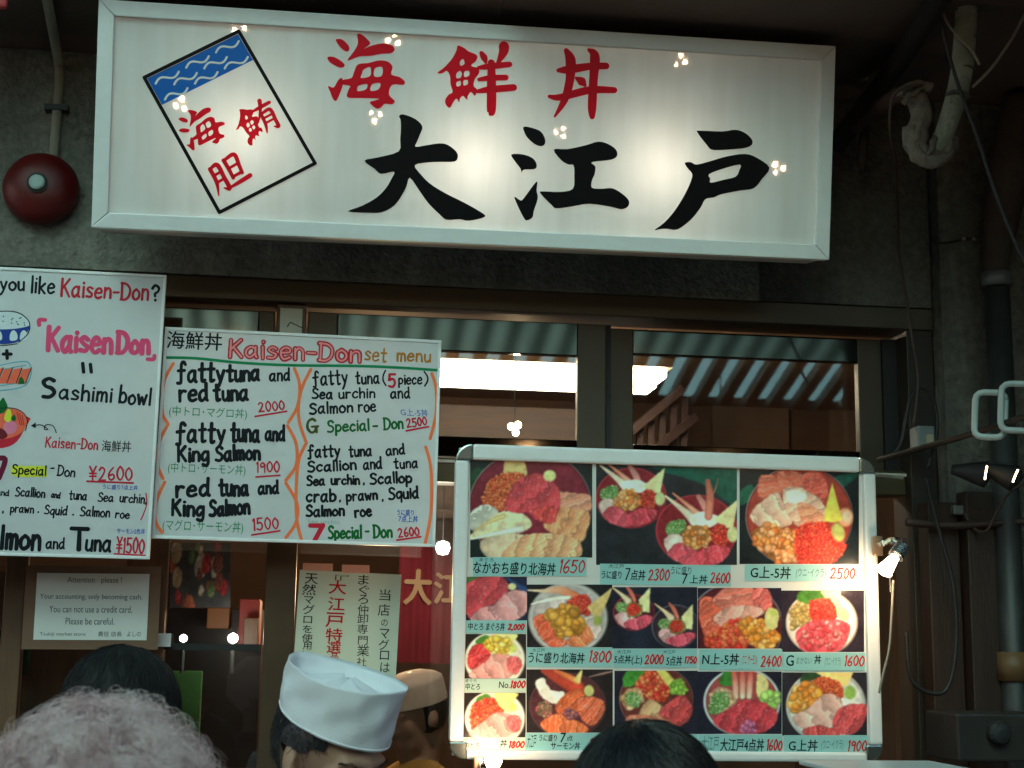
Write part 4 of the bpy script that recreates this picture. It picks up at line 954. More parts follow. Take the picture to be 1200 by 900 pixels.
# --- 5 and 6: roe, egg and pink fish in white bowls
def trio(rect, oy_, roe, egg):
    p = new(rect, 530, 660, 6.0, (36,28,26)); D = oy_
    p.bowl(300, 680+D, 216, 200, (232,218,196), (226,205,180), (240,228,206), .1)
    p.poly([(165,545+D),(230,505+D),(270,530+D),(220,570+D),(175,575+D)], (70,120,40))
    if roe: p.clump([(130,720+D),(140,600+D),(210,545+D),(300,540+D),(370,590+D),(330,650+D),(230,690+D),(150,760+D)], RO+RR, 15, 170)
    else: p.fish([(105,690+D),(140,590+D),(220,570+D),(270,640+D),(240,690+D),(140,750+D)], (222,44,46), .8, 30, .3)
    p.poly([(300,500+D),(455,500+D),(430,560+D),(410,640+D),(340,600+D)], egg)
    if not roe: p.clump([(225,570+D),(300,525+D),(400,550+D),(400,610+D),(340,650+D),(260,620+D)], [(246,200,70),(236,175,50),(250,215,110)], 24, 50, .8)
    p.fish([(120,780+D),(230,690+D),(300,640+D),(400,650+D),(470,680+D),(480,740+D),(400,800+D),(280,830+D),(160,820+D)], (244,150,138), -.6, 26, .35, (255,215,200))
    p.fish([(390,670+D),(460,660+D),(490,710+D),(450,780+D),(390,740+D)], (234,84,84), .5, 26, .3)
    p.put(np.clip((1-p.ell(428,600+D,26,34))*4, 0, 1), (200,205,90))
trio((544,743,616.5,795), 0, False, (252,226,140)); trio((542.5,812,616,864), 412, True, (250,222,120))
# --- 7: urchin centre in a grey bowl
p = new((617.5,685,717.5,758.5), 530, 660, 6.0, (26,24,26))
p.bowl(815, 390, 285, 258, (150,142,136), (170,160,156), (186,176,170), .1)
p.fish([(570,330),(640,260),(760,230),(800,280),(700,340),(600,360)], (226,205,200), .3, 50, .2)
p.limb([(880,240,60),(760,190,60),(640,195,26),(530,190,10)], (236,110,70), (250,225,190)); p.limb([(820,240,30),(690,255,26),(555,288,8)], (245,225,205), (250,240,220))
p.clump([(800,280),(860,240),(940,225),(980,290),(960,360),(890,350)], RR, 13, 160)
p.fish([(570,400),(640,360),(700,420),(760,500),(810,570),(700,590),(620,520)], (238,84,52), .7, 30, .4)
p.fish([(800,560),(900,450),(980,430),(990,540),(900,590)], (240,110,60), -.6, 26, .5)
p.fish([(900,400),(980,370),(1050,450),(1010,540),(960,450)], (225,195,185), .8, 30, .3)
p.poly([(1125,170),(1110,220),(1040,380),(1000,385),(945,310)], (218,180,110), False); p.put(np.clip((1-p.ell(1022,405,34,40))*4, 0, 1), (150,160,70))
p.clump([(680,380),(700,330),(790,305),(880,340),(910,420),(880,490),(790,520),(700,460)], [(226,150,52),(238,164,66),(208,130,44)], 36, 60, .7)
# --- 8: two small bowls
p = new((717.5,688,817,760), 700, 670, 6.667, (26,27,38))
p.bowl(610, 430, 190, 175, (92,92,104), (40,30,36), None, .04); p.bowl(285, 320, 165, 145, (200,40,60), (60,26,32), None, .04)
def cup(dx, dy, k):
    f = lambda *q: [((a-285)*k+dx, (c-300)*k+dy) for a, c in q]; g = lambda *q: [((a-285)*k+dx, (c-300)*k+dy, w_*k) for a, c, w_ in q]
    p.clump(f((140,280),(170,235),(230,250),(230,310),(170,320)), GR, 12, 40, .8, False)
    p.fish(f((135,350),(200,310),(290,350),(280,420),(200,430)), (244,170,170), .4, 40, .2)
    p.fish(f((200,410),(290,360),(380,340),(430,360),(380,430),(290,455)), (232,70,92), -.3, 30, .35, (250,170,170))
    p.limb(g((240,230,60),(190,180,30),(110,118,8)), (240,205,170), (235,190,140)); p.limb(g((290,225,30),(260,160,34),(225,115,14)), (226,110,90), (200,90,70))
    p.poly(f((410,120),(408,320),(340,310),(320,220)), (228,216,150), False)
    p.clump(f((220,300),(240,250),(300,240),(350,280),(330,340),(260,350)), [(150,130,70),(130,120,60)], 16, 30, .8, False)
    p.clump(f((235,295),(260,250),(310,255),(330,300),(300,340),(255,335)), RR, 10, 90)
cup(285, 300, 1.0); cup(620, 432, 1.0)
# --- 9: big salmon fan with urchin
p = new((817.5,689,915.5,760), 860, 670, 6.0, (28,22,34))
p.bowl(10, 390, 340, 320, (120,116,130), (70,24,30), None, .03)
p.fish([(-250,300),(-230,190),(-160,180),(-60,260),(-90,420),(-190,480)], (240,86,62), 1.0, 34, .3)
p.fish([(-150,200),(-60,110),(60,90),(150,130),(170,260),(60,300),(-60,280)], (236,110,90), 1.4, 30, .4, (250,190,180))
p.fish([(130,140),(200,110),(255,150),(265,240),(200,280),(140,240)], (232,90,84), .8, 40, .3)
p.fish([(-150,330),(-40,250),(120,240),(220,280),(100,350),(-60,390)], (246,160,140), .5, 30, .4, (255,220,205))
p.clump([(-200,480),(-100,400),(0,340),(60,370),(110,470),(60,560),(-100,570)], RR+RO, 22, 200, .8)
p.clump([(40,360),(110,330),(190,340),(300,420),(310,470),(250,540),(160,545),(110,470)], OU, 30, 70, .75)
p.poly([(215,310),(260,250),(315,290),(300,390),(240,400)], (200,195,120)); p.put(np.clip((1-p.ell(275,290,28,22))*4, 0, 1), (170,185,80))
# --- 10: red bowlful in a white bowl
p = new((915.5,692,1012.5,764), 860, 670, 6.0, (34,26,34))
p.bowl(618, 360, 256, 232, (226,196,178), (240,220,205), (236,210,192), .12)
p.poly([(445,200),(480,130),(620,130),(630,190),(520,230)], (60,110,36), True, .3)
p.poly([(610,140),(750,130),(745,200),(760,260),(690,240)], (248,220,160), False)
p.poly([(720,250),(800,270),(800,340),(740,330)], (236,226,130))
p.clump([(400,260),(460,225),(550,240),(560,310),(480,370),(410,400)], [(205,165,90),(190,145,70),(222,190,120)], 22, 60, .8)
p.clump([(530,230),(590,190),(680,200),(720,290),(700,350),(560,360)], RR, 14, 200)
p.fish([(430,450),(500,370),(620,340),(740,340),(815,380),(800,470),(720,560),(500,560)], (232,66,76), .5, 26, .35, (250,170,165))
p.clump([(470,440),(560,370),(700,350),(790,400),(760,500),(620,550),(520,530)], [(235,74,84),(245,100,100),(222,56,66),(250,150,145)], 26, 70, .95)
# --- 11: crab bowl
p = new((617,784.5,718,858.5), 530, 770, 6.0, (32,26,26))
p.bowl(812, 340, 272, 230, (120,90,90), (70,34,38), (60,26,30), .03)
p.limb([(960,140,6),(1050,118,16),(1130,100,10)], (150,110,100))
p.poly([(580,185),(640,150),(690,230),(790,250),(740,330),(640,290)], (240,226,210))
p.limb([(880,220,110),(760,150,100),(650,90,60)], (196,60,40), (150,50,40)); p.limb([(880,170,50),(800,130,40),(720,95,20)], (226,130,70), (200,90,50))
p.poly([(905,90),(915,100),(895,190),(850,160)], (220,190,110), False); p.put(np.clip((1-p.ell(960,238,40,46))*4, 0, 1), (190,185,110))
p.clump([(590,390),(610,330),(670,320),(700,390),(650,430)], [(140,110,80),(90,90,60),(180,80,80)], 16, 40, .7)
p.fish([(720,360),(800,250),(900,230),(950,330),(900,400),(780,420)], (206,80,40), .8, 26, .3)
p.fish([(620,470),(720,400),(880,450),(960,500),(900,540),(700,540)], (240,100,52), .2, 30, .4)
p.fish([(880,300),(980,280),(1070,320),(1050,420),(980,480),(900,430)], (236,90,56), .7, 24, .45)
p.clump([(780,380),(850,370),(890,410),(830,440)], [(130,70,80),(160,90,90)], 18, 16, .8)
# --- 12: mixed bowl with greens
p = new((720,786,817.5,860), 700, 770, 6.667, (28,26,36))
p.bowl(460, 330, 292, 262, (176,130,120), (96,40,36), (80,36,34), .035)
p.poly([(200,230),(230,110),(360,105),(360,190),(290,220)], (60,130,44), True, .35)
p.clump([(300,230),(340,150),(440,110),(540,180),(560,250),(520,340),(420,330),(360,290)], RR+RO, 24, 120, .8)
p.poly([(450,95),(530,100),(605,185),(550,230)], (232,208,96), False)
p.clump([(555,240),(600,180),(660,170),(690,270),(620,285)], [(150,195,70),(120,175,55)], 30, 16, .8, False)
p.clump([(200,300),(240,250),(330,250),(360,330),(280,400),(200,380)], [(236,180,130),(225,160,100)], 30, 22, .8); p.clump([(215,320),(260,275),(330,310),(320,390),(260,380)], GR, 12, 70, .8, False)
p.fish([(330,420),(400,330),(460,350),(560,440),(480,500),(340,480)], (226,160,110), .6, 30, .3)
p.fish([(480,440),(560,350),(660,300),(740,380),(720,480),(640,545),(540,500)], (214,62,62), .7, 34, .35, (235,130,130))
p.fish([(220,470),(330,450),(520,480),(600,540),(400,580),(260,540)], (222,110,80), .2, 30, .3)
# --- 13: tuna bowl with prawns
p = new((817.5,787,916,860), 700, 770, 6.667, (26,24,36))
p.bowl(1130, 350, 305, 270, (206,214,216), (150,60,60), (190,200,204), .06)
p.poly([(950,210),(990,110),(1060,110),(1060,220)], (50,110,40), True, .3)
for k in range(3): p.limb([(1080+k*52,310,46),(1075+k*58,200,50),(1060+k*70,100,34)], (236,200,170), (205,60,50))
p.poly([(1250,130),(1330,190),(1320,300),(1250,310)], (226,206,130))
p.clump([(1290,320),(1340,280),(1410,300),(1400,400),(1330,380)], [(150,200,90),(175,215,110)], 34, 14, .85, False)
p.clump([(880,300),(940,240),(1040,260),(1080,360),(960,440),(880,420)], [(225,170,130),(215,150,110)], 28, 20, .8); p.clump([(870,360),(930,280),(1020,290),(1020,380),(930,440),(880,440)], GR, 13, 90, .75, False)
p.fish([(900,500),(1000,420),(1100,350),(1250,340),(1390,420),(1400,500),(1300,590),(1050,600)], (208,52,62), .5, 34, .3, (225,110,120))
p.clump([(1120,560),(1170,500),(1230,520),(1240,580),(1170,600)], [(190,90,130),(170,60,90)], 26, 14, .9)
# --- 14: urchin, roe and tuna, bottom right
p = new((916.5,788,1016,862), 860, 770, 6.0, (32,28,34))
p.bowl(648, 345, 285, 262, (196,190,184), (210,205,196), (170,172,168), .09)
p.poly([(470,180),(490,110),(600,105),(600,150)], (40,66,40), True, .3)
p.poly([(570,105),(840,105),(790,210),(720,190)], (246,206,118), False)
p.clump([(540,190),(600,145),(700,160),(765,220),(750,290),(640,270)], RO, 12, 240)
p.clump([(395,360),(440,220),(520,190),(610,260),(600,310),(530,340),(450,395)], OU, 34, 60, .7)
p.put(np.clip((1-p.ell(815,250,46,56))*4, 0, 1), (130,165,70))
p.fish([(410,430),(520,360),(640,260),(740,290),(760,380),(680,480),(500,510)], (240,176,160), -.6, 34, .3, (252,220,205))
p.fish([(700,430),(760,350),(860,330),(935,345),(920,450),(840,540),(700,530)], (216,66,70), .6, 34, .35, (238,150,150))
p.fish([(480,520),(600,480),(720,520),(740,580),(560,590)], (214,64,64), .2, 40, .35)
for i, pr in enumerate(prints): pr.mesh(pq, pb, 'food_photo', .0006)

# price strips
M_STRIP = mat('price_strip', L(150,202,200), .4, 0, 8, .05); M_STRIPW = mat('price_strip_pale', L(205,225,205), .4, 0, 8, .05)
I_PR = ink('price_red', (195, 45, 45)); I_FNT = ink('pencil_grey', (90, 120, 120))
def strip(x0, y0, x1, y1, runs, mt=M_STRIP, sk=0.0):
    c = [pq.uv(x0,y0), pq.uv(x1,y0+sk), pq.uv(x1,y1+sk), pq.uv(x0,y1)]
    b = MB(); b.prism([c[3],c[2],c[1],c[0]], .0009, .0018); s_ = b.build('price_strip', mt, pb)
    for r in runs:
        kind, tx = r[0], r[1]
        if kind == 'h': pq.hand(r[6] if len(r) > 6 else I_PR, tx, (r[2], r[4]), (r[3], r[4]), r[5], 1.7, .0022, slant=.2)
        else: pq.type(r[6] if len(r) > 6 else I_BLK, tx, r[2], r[3], r[4], r[5], .0022, bold=.012 if kind == 't' else 0, shear=.08)
    pq.flush(s_)
strip(554,653,687,675, [('t','なかおち盛り北海丼',556,659,650,673), ('s','まぐろ',562,654,578,658), ('h','1650',655,683,671,14)])
strip(703,660.5,856,685, [('s','大江戸',713,661,731,666), ('t','うに盛り',705,669,728,678), ('h','7',731,736,679,12,I_BLK), ('t','点丼',739,668,756,680), ('h','2300',759,783,680,12), ('s','うに盛り',786,664,810,673), ('h','7',798,803,683,10,I_BLK), ('t','上丼',808,674,829,684), ('h','2600',832,854,683,11)], sk=2)
strip(873.5,661.5,1009,681, [('t','G上-5丼',879,664,927,678), ('s','(ウニ･イクラ)',932,666,968,678,I_FNT), ('h','2500',972,1000,678,12)], sk=.5)
strip(545,727,616.5,742, [('t','中とろ',549,730,566,738), ('t','まぐろ丼',570,730,591,739), ('h','2,000',595,613,738,6)])
strip(543,795.5,616,811, [('s','まぐろ',546,796,558,799), ('t','中とろ',546,801,562,808), ('t','No.',585,799,597,806), ('h','1800',598,614,806,7)], M_STRIPW)
strip(542.5,864.5,616,878, [('s','まぐろ',545,865,557,868), ('t','中とろ',545,870,561,877), ('t','丼',586,867,594,875), ('h','1800',596,613,876,7)], M_STRIPW)
strip(617,759,717.5,782, [('s','大江戸',624,760,638,764), ('t','うに盛り北海丼',620,765,684,777), ('h','1800',690,714,776,12)])
strip(718.8,760.5,816.5,782.5, [('s','大江戸',723,762,739,766), ('t','5点丼(上)',720,768,752,779), ('h','2000',755,776,778,10), ('s','大江戸',777,762,791,766), ('t','5点丼',781,769,799,780), ('h','1750',802,815,777,7)])
strip(819.5,761,916.5,785, [('t','N上-5丼',823,766,866,779), ('s','(ウニ･サーモン)',869,767,887,781,I_PR), ('h','2400',891,914,781,12)])
strip(917.7,765,1013.5,786, [('t','G',921,768,930,780), ('s','まかない',933,770,951,778,I_FNT), ('t','丼',954,768,962,778), ('s','(ウニ･イクラ)',966,770,985,782,I_FNT), ('h','1600',989,1011,780,11)])
strip(615.5,859,717.5,880, [('s','大江戸',618,861,628,876), ('t','うに盛り',632,861,652,868), ('h','7',655,660,869,9,I_BLK), ('t','点',664,862,671,868), ('t','サーモン丼',646,870,679,878), ('h','2100',690,712,876,10)])
strip(719,860.5,817,881, [('t','まぐろづくし丼',724,865,780,877), ('h','1900',786,810,877,11)])
strip(818.5,861,916.5,881, [('s','大江戸',822,863,842,879,I_FNT), ('t','大江戸4点丼',844,866,895,880), ('h','1600',898,915,879,11)])
strip(918.5,861.5,1017.5,881.5, [('t','G上丼',924,867,958,880), ('s','(ウニ･イクラ)',962,867,988,880,I_FNT), ('h','1900',993,1014,880,11)])

# ================================================================ fixtures on the wall
def child(bm, name, m, parent, **k):
    o = bm.build(name, m, parent, **k); o.matrix_parent_inverse = parent.matrix_world.inverted(); return o
def to_cam(p):                                      # frame with z out of the wall (towards -y)
    return Matrix.Translation(p) @ Matrix.Rotation(rad(90), 4, 'X')
c = at(50, 225, WY); r = .104
bell = thing('alarm_bell', 'round red fire alarm bell with a silver centre left of the lit sign', 'alarm bell', c)
b = MB(); b.lathe([(r*.55,.0),(r*.60,.02)], to_cam(c)); child(b, 'base', M_STEELP, bell)
b = MB(); b.lathe([(r*.98,.021),(r,.026),(r*.99,.036),(r*.93,.052),(r*.8,.066),(r*.58,.077),(r*.34,.083),(r*.2,.085)], to_cam(c), 48); child(b, 'gong', mat('bell_red', (.20, .009, .008), .42, 0, 12, .3, stain=.35), bell, smooth=True)
b = MB(); b.lathe([(r*.27,.0845),(r*.28,.089),(r*.20,.091)], to_cam(c)); child(b, 'washer', M_DARK, bell, smooth=False)
b = MB(); b.lathe([(r*.20,.0905),(r*.20,.096),(r*.15,.099)], to_cam(c)); child(b, 'hub', mat('hub_steel', (.42,.56,.54), .6, .1), bell)
b = MB()
def onceil(px, py, z): d = ray(px, py); return CAM+d*((z-CAM.z)/d.z)
b.tube([onceil(50, -25, CZ-.02), onceil(60, 25, CZ-.02), at(68, 70, WY-.03), at(70, 90, WY-.018), at(67, 130, WY-.018), at(62, 190, WY-.018)], .0135, 12)
cnd = thing('wall_conduit', 'grey bent cable conduit running down from the ceiling to the red bell', 'conduit', at(62, 190, WY)); child(b, 'pipe', mat('conduit_grey', (.42, .39, .31), .6, 0, 12, .3), cnd, smooth=True)
b = MB(); p = at(67, 130, WY); b.box((p.x-.03, WY-.036, p.z-.008), (p.x+.035, WY-.001, p.z+.008)); child(b, 'clip', M_STEELP, cnd)
b = MB(); p = at(3, 0, 3.5); b.box((p.x-.08, 3.49, p.z-.022), (p.x+.012, 3.51, p.z+.1))
o = b.build('red_lantern', mat('lantern_red', (.45, .03, .03), .6), bevel=.008); tag(o, 'corner of a red paper lantern at the top left corner', 'lantern')

# ================================================================ pipes and wires, upper right
pp = thing('lagged_pipe', 'pale cloth-wrapped water pipe dropping from the ceiling and bending at a bandaged elbow', 'pipe', at(1098, 172, 3.75))
b = MB(); b.tube([at(1136,-60,3.46), at(1134,-20,3.46), at(1132,20,3.46), at(1128,75,3.46), at(1120,115,3.48), at(1107,155,3.5), at(1097,176,3.53)], .03, 14, rs=[.03,.03,.029,.029,.028,.025,.024]); child(b, 'riser', M_PIPE, pp, smooth=True)
b = MB()
for t in (15, 45, 82, 112): 
    q0 = at(1132-(max(t-60,0)*.18), t, 3.463); b.lathe([(.0303,-.003),(.0312,0),(.0303,.003)], Matrix.Translation(q0) @ Matrix.Rotation(rad(10), 4, 'Y'), 16)
child(b, 'binding', mat('binding_tape', (.09,.09,.075), .9), pp)
b = MB()
def wrap(pts, r, seg=12, y=3.53): b.tube([at(x, yy, y+dy) for x, yy, dy in pts], r, seg, rs=None)
wrap([(1073,112,.02),(1080,135,0),(1074,158,0),(1076,176,0),(1090,184,0),(1104,180,.0),(1114,166,.02)], .027)
wrap([(1066,150,-.01),(1068,172,-.02),(1080,187,-.02),(1098,188,-.02),(1112,176,-.01)], .018)
wrap([(1100,150,-.01),(1094,165,-.03),(1090,178,-.03),(1084,188,-.02)], .009); wrap([(1082,140,-.02),(1072,160,-.03),(1068,174,-.03)], .007); wrap([(1108,152,-.02),(1113,165,-.03),(1106,180,-.03)], .008)
wrap([(1056,112,.0),(1062,103,-.01),(1078,98,-.01),(1090,104,.0)], .012); wrap([(1060,120,.0),(1066,110,-.02),(1080,104,-.02)], .007)
b.v = [tuple(Vector(v)+Vector((mnoise.noise(Vector(v)*45), mnoise.noise(Vector(v)*45+Vector((9,0,0))), mnoise.noise(Vector(v)*45+Vector((0,9,0)))))*.007) for v in b.v]
el = child(b, 'elbow_wrap', mat('elbow_bandage', (.25, .21, .17), .9, 0, 18, .65, .7, 60), pp, smooth=True)
b = MB(); b.tube([at(1076,112,3.55), at(1052,112,3.62), at(1020,135,3.82), at(975,172,4.12)], .021, 12); child(b, 'branch', mat('rusty_pipe', (.085,.042,.035), .8, 0, 14, .5), pp, smooth=True)
b = MB(); b.tube([at(978,172,4.0), at(1045,85,3.8), onceil(1105,-8,CZ-.05)], .03, 10, smooth=False)
o = b.build('shadow_band', mat('shadow_black', (.012,.011,.010), .95), smooth=True); tag(o, 'black tube for the dark shadow band slanting along the ceiling to the right end of the lit sign', 'pipe')  # near-black tube put in for a shadow band on the ceiling
b = MB(); b.tube([at(1016,138,3.95), at(1013,160,3.96), at(1010,185,3.96), at(1011,200,3.96)], .012, 8, rs=[.006,.016,.017,.008])
o = b.build('rag', M_PIPED, smooth=True); tag(o, 'dark rag dangling from the rusty pipe beside the sign', 'rag')
def wire(name, label, pts, r, m, y=3.7):
    b = MB(); b.tube([at(p[0], p[1], p[2] if len(p) > 2 else y) for p in pts], r, 8); o = b.build(name, m, smooth=True); tag(o, label, 'wire')
wire('cable', 'pale slack cord crossing in front of the wrapped pipe', [(1090,-40),(1106,18),(1122,42),(1138,58),(1148,76)], .0035, M_CABLE, 3.42)
wire('cable', 'light grey cord slanting down from the top right corner', [(1215,-12),(1190,38),(1172,66),(1158,84),(1140,102)], .004, M_CABLE, 3.44)
wire('cable', 'dark teal cable hanging past the wrapped pipe down to the right edge', [(1094,-20),(1106,40),(1118,85),(1131,122),(1145,160),(1166,225),(1190,285),(1215,330)], .005, M_CABLED, 3.42)
wire('cable', 'thin brown and white cord hanging from the bandaged elbow to the junction box', [(1080,100,3.5),(1062,102,3.5),(1046,114,3.52),(1043,150,3.6),(1049,190,3.8),(1052,240,4.05),(1053,290,4.07),(1059,330,4.07),(1068,390,4.07),(1076,440,4.07),(1073,480,4.06),(1070,500,4.05)], .0045, mat('old_cord', (.09,.055,.045), .7, 0, 8, .6), 3.8)
wire('cable', 'black cable looping down the boarded bay to the floor', [(1085,560),(1100,620),(1116,680),(1121,740),(1116,790),(1104,812),(1080,808),(1066,790),(1062,740)], .006, M_DARK, 3.98)
# grey down pipe
dp = thing('down_pipe', 'grey metal down pipe with a collar at the far right', 'pipe', at(1172, 800, 4.0))
b = MB(); q = at(1172, 420, 4.02); b.tube([(q.x, 4.02, 0), (q.x, 4.02, Z(1172,338,4.02))], .037, 16); child(b, 'pipe', M_STEELP, dp, smooth=True)
b = MB(); zc = Z(1172, 328, 4.02); b.tube([(q.x,4.02,zc-.02),(q.x,4.02,zc+.02)], .044, 16); child(b, 'collar', mat('collar_grey', (.16,.17,.165), .5, .3), dp, smooth=True)
b = MB(); b.tube([(q.x,4.02,zc+.02), (q.x+.005,4.02,zc+.09), (q.x+.05,4.0,zc+.35), (q.x+.10,3.98,CZ-.03)], .05, 14, rs=[.036,.045,.065,.07]); child(b, 'duct', M_PIPED, dp, smooth=True)
b = MB(); b.tube([(q.x-.002,4.02,Z(1172,798,4.02)),(q.x-.002,4.02,Z(1172,764,4.02))], .045, 16); child(b, 'tape', mat('brown_tape', (.14,.075,.03), .5), dp, smooth=True)
# rail with two white plastic rings
hr = thing('hanging_rail', 'dark rusty rail running from the window jamb to the right edge', 'rail', at(1120, 512, 3.75))
b = MB(); b.tube([at(1030,539,4.06), at(1120,514,3.75), at(1215,484,3.5)], .009, 8, smooth=False); child(b, 'bar', mat('rusty_bar', (.075,.055,.045), .45, .6, 16, .5), hr)
b = MB(); p = at(1083, 512, 4.04); b.box((p.x-.026, 4.02, p.z-.035), (p.x+.024, 4.085, p.z+.03)); child(b, 'bracket', mat('box_grey', (.16,.19,.19), .5, .2), hr, bevel=.004)
b = MB(); p = at(1089, 514, 4.015); b.box((p.x-.010, 4.01, p.z-.016), (p.x+.010, 4.0195, p.z+.012)); child(b, 'plate', mat('plate_cream', (.36,.31,.22), .5), hr)
def ring(cx, cy, w_, h_, y, label):
    pts = []; hw_, hh_, rr = w_/2, h_/2, w_*.26
    for sx, sy, a0 in ((1,1,0),(-1,1,90),(-1,-1,180),(1,-1,270)):
        for k in range(4):
            a = rad(a0+k*30); pts.append((sx*(hw_-rr)+rr*math.cos(a), sy*(hh_-rr)+rr*math.sin(a)))
    pts.append(pts[0])
    b = MB(); C0 = at(cx, cy, y); R_ = Matrix.Rotation(rad(-30), 4, 'Z') @ Matrix.Rotation(rad(4), 4, 'Y')
    b.tube([C0 + R_ @ Vector((u, 0, v)) for u, v in pts], .0085, 10, smooth=False)
    o = b.build('plastic_ring', mat('white_plastic', (.42,.50,.49), .35), smooth=True); tag(o, label, 'ring')
ring(1160, 486, .075, .118, 3.62, 'left one of two white plastic rings on the rusty rail'); ring(1192, 477, .08, .122, 3.57, 'right one of two white plastic rings, partly cut by the picture edge')
# two halogen spots with glowing rims
for cx, cy, tilt, lab in ((1155, 556, 12, 'left dark spot lamp with a thin glowing rim under the plastic rings'), (1189, 561, 26, 'right dark spot lamp with a thin slanting glowing rim under the plastic rings')):
    p = at(cx, cy, 3.8); t = thing('spot_lamp', lab, 'lamp', p)
    Mx = Matrix.Translation(p) @ Matrix.Rotation(rad(tilt), 4, 'Y') @ Matrix.Rotation(rad(62), 4, 'Z') @ Matrix.Rotation(rad(90), 4, 'X')
    b = MB(); b.lathe([(.034,.0),(.036,.002),(.036,-.004),(.030,-.03),(.018,-.07),(.014,-.09)], Mx, 24); child(b, 'shade', M_DARK, t, smooth=True)
    b = MB(); b.tube([Mx @ Vector((.034*math.cos(a), .034*math.sin(a), .002)) for a in [rad(150+k*8) for k in range(9)]], .0026, 8); child(b, 'bulb', emit('rim_glow', (1,.72,.42), 9), t)
    b = MB(); b.tube([Mx @ Vector((0,0,-.085)), p+Vector((.07,.10,.03)), p+Vector((.09,.2,.0))], .006, 8); child(b, 'stem', M_CABLED, t)
# pipes, boxes lower right
b = MB(); b.tube([at(1062,612,4.04), at(1120,616,4.03), at(1215,610,3.98)], .011, 10); o = b.build('side_pipe', mat('red_brown_pipe', (.06,.03,.022), .6, 0, 9, .5), smooth=True); tag(o, 'thin red-brown pipe running sideways under the two spot lamps', 'pipe')
b = MB(); p = at(1126, 598, 4.06); b.box((p.x-.026, 4.05, p.z-.014), (p.x+.026, 4.10, p.z+.014)); o = b.build('junction_box', mat('galv_box', (.25,.26,.24), .4, .5, 20, .4), bevel=.004); tag(o, 'small silver junction box above the red-brown side pipe', 'junction box')
cb = thing('control_box', 'dark metal control box with a round knob at the bottom right corner', 'box', at(1165, 862, 3.7))
p = at(1121, 836, 3.7); q = at(1235, 893, 3.7); b = MB(); b.box((p.x, 3.7, q.z), (q.x, 3.9, p.z)); child(b, 'case', mat('box_brown', (.035,.03,.026), .5, .3, 7, .4), cb, bevel=.006)
b = MB(); p = at(1170, 859, 3.69); b.lathe([(.030,.0),(.030,.022),(.024,.03),(.010,.033)], to_cam(Vector((p.x,3.699,p.z))), 12); child(b, 'knob', M_DARK, cb)
b = MB(); p = at(942, 891, 3.6); b.box((p.x, 3.1, 0), (p.x+.32, 3.6, p.z-.012)); 
sc = thing('showcase', 'pale blue topped counter case peeking in below the food photo board', 'counter', (p.x+.16, 3.3, 0)); child(b, 'case', M_WOODM, sc)
b = MB(); b.box((p.x-.01, 3.09, p.z-.0115), (p.x+.33, 3.61, p.z)); child(b, 'top', mat('case_top', (.55,.66,.68), .3), sc, bevel=.004)

# ================================================================ clamp lamps on the photo board
M_BULB = emit('bulb_glow', (1, .72, .44), 9)
def clamp_lamp(label, clamp_px, head_px, bulb_px, y, energy, cord):
    ph, pc, pb_ = at(*head_px, y-.09), at(*clamp_px, y+.02), at(*bulb_px, y-.105)
    t = thing('clamp_lamp', label, 'lamp', pc)
    b = MB(); b.box((pc.x-.016, y-.005, pc.z-.028), (pc.x+.010, y+.012, pc.z+.026)); child(b, 'clamp', mat('clamp_copper', (.40,.27,.17), .3, .8), t, bevel=.003)
    arm = MB(); e = ph+Vector((.012,.0,.022)); arm.tube([pc+Vector((0,-.02,.0)), (pc+e)/2+Vector((0,-.02,.012)), e], .008, 8)
    for k in range(5): q_ = pc.lerp(e, .15+k*.19)+Vector((0,-.02+.012*(k % 2),.006)); arm.box(q_-Vector((.007,.006,.007)), q_+Vector((.007,.006,.007)))
    child(arm, 'arm', M_CHROME, t)
    ax = (pb_-ph).normalized(); Mx = Matrix.Translation(ph) @ ax.to_track_quat('Z', 'Y').to_matrix().to_4x4(); ln = (pb_-ph).length
    b = MB(); prof = [(.012,-.02)]
    for k in range(5): prof += [(.021,-.018+k*.008),(.021,-.013+k*.008),(.0185,-.0125+k*.008),(.0185,-.0105+k*.008)]
    b.lathe(prof+[(.014,.024)], Mx, 20); child(b, 'socket', mat('ribbed_chrome', (.35,.35,.36), .25, .9), t)
    b = MB(); b.lathe([(.012,.025),(.013,.03),(.021,ln),(.023,ln+.003),(.015,ln+.009),(.003,ln+.011)], Mx, 20); child(b, 'bulb', M_BULB, t, smooth=True)
    ld = bpy.data.lights.new('lamp_light', 'SPOT'); ld.energy = energy; ld.color = (1,.70,.42); ld.spot_size = rad(165); ld.spot_blend = .6; ld.shadow_soft_size = .02
    lo = bpy.data.objects.new('lamp_light', ld); COL.objects.link(lo); lo.parent = t; lo.matrix_parent_inverse = t.matrix_world.inverted()
    lo.matrix_world = Matrix.Translation(pb_+ax*.022) @ (-(ax*.7+Vector((0,1.0,0))).normalized()).to_track_quat('Z','Y').to_matrix().to_4x4()
    b = MB(); b.tube([at(x_, y_, y-.09+.012*j_) for j_, (x_, y_) in enumerate(cord)], .0035, 8); child(b, 'cord', M_CABLE, t, smooth=True)
clamp_lamp('chrome clip-on lamp glowing at the right edge of the food photo board', (1027,640), (1054,646), (1037,668), 3.85, 1.35, [(1047,680),(1045,720),(1042,760),(1035,790),(1030,812)])
clamp_lamp('small clip-on lamp glowing at the bottom left edge of the food photo board', (561,898), (577,915), (578,893), 3.85, 1.0, [(577,925),(578,960),(575,1000)])

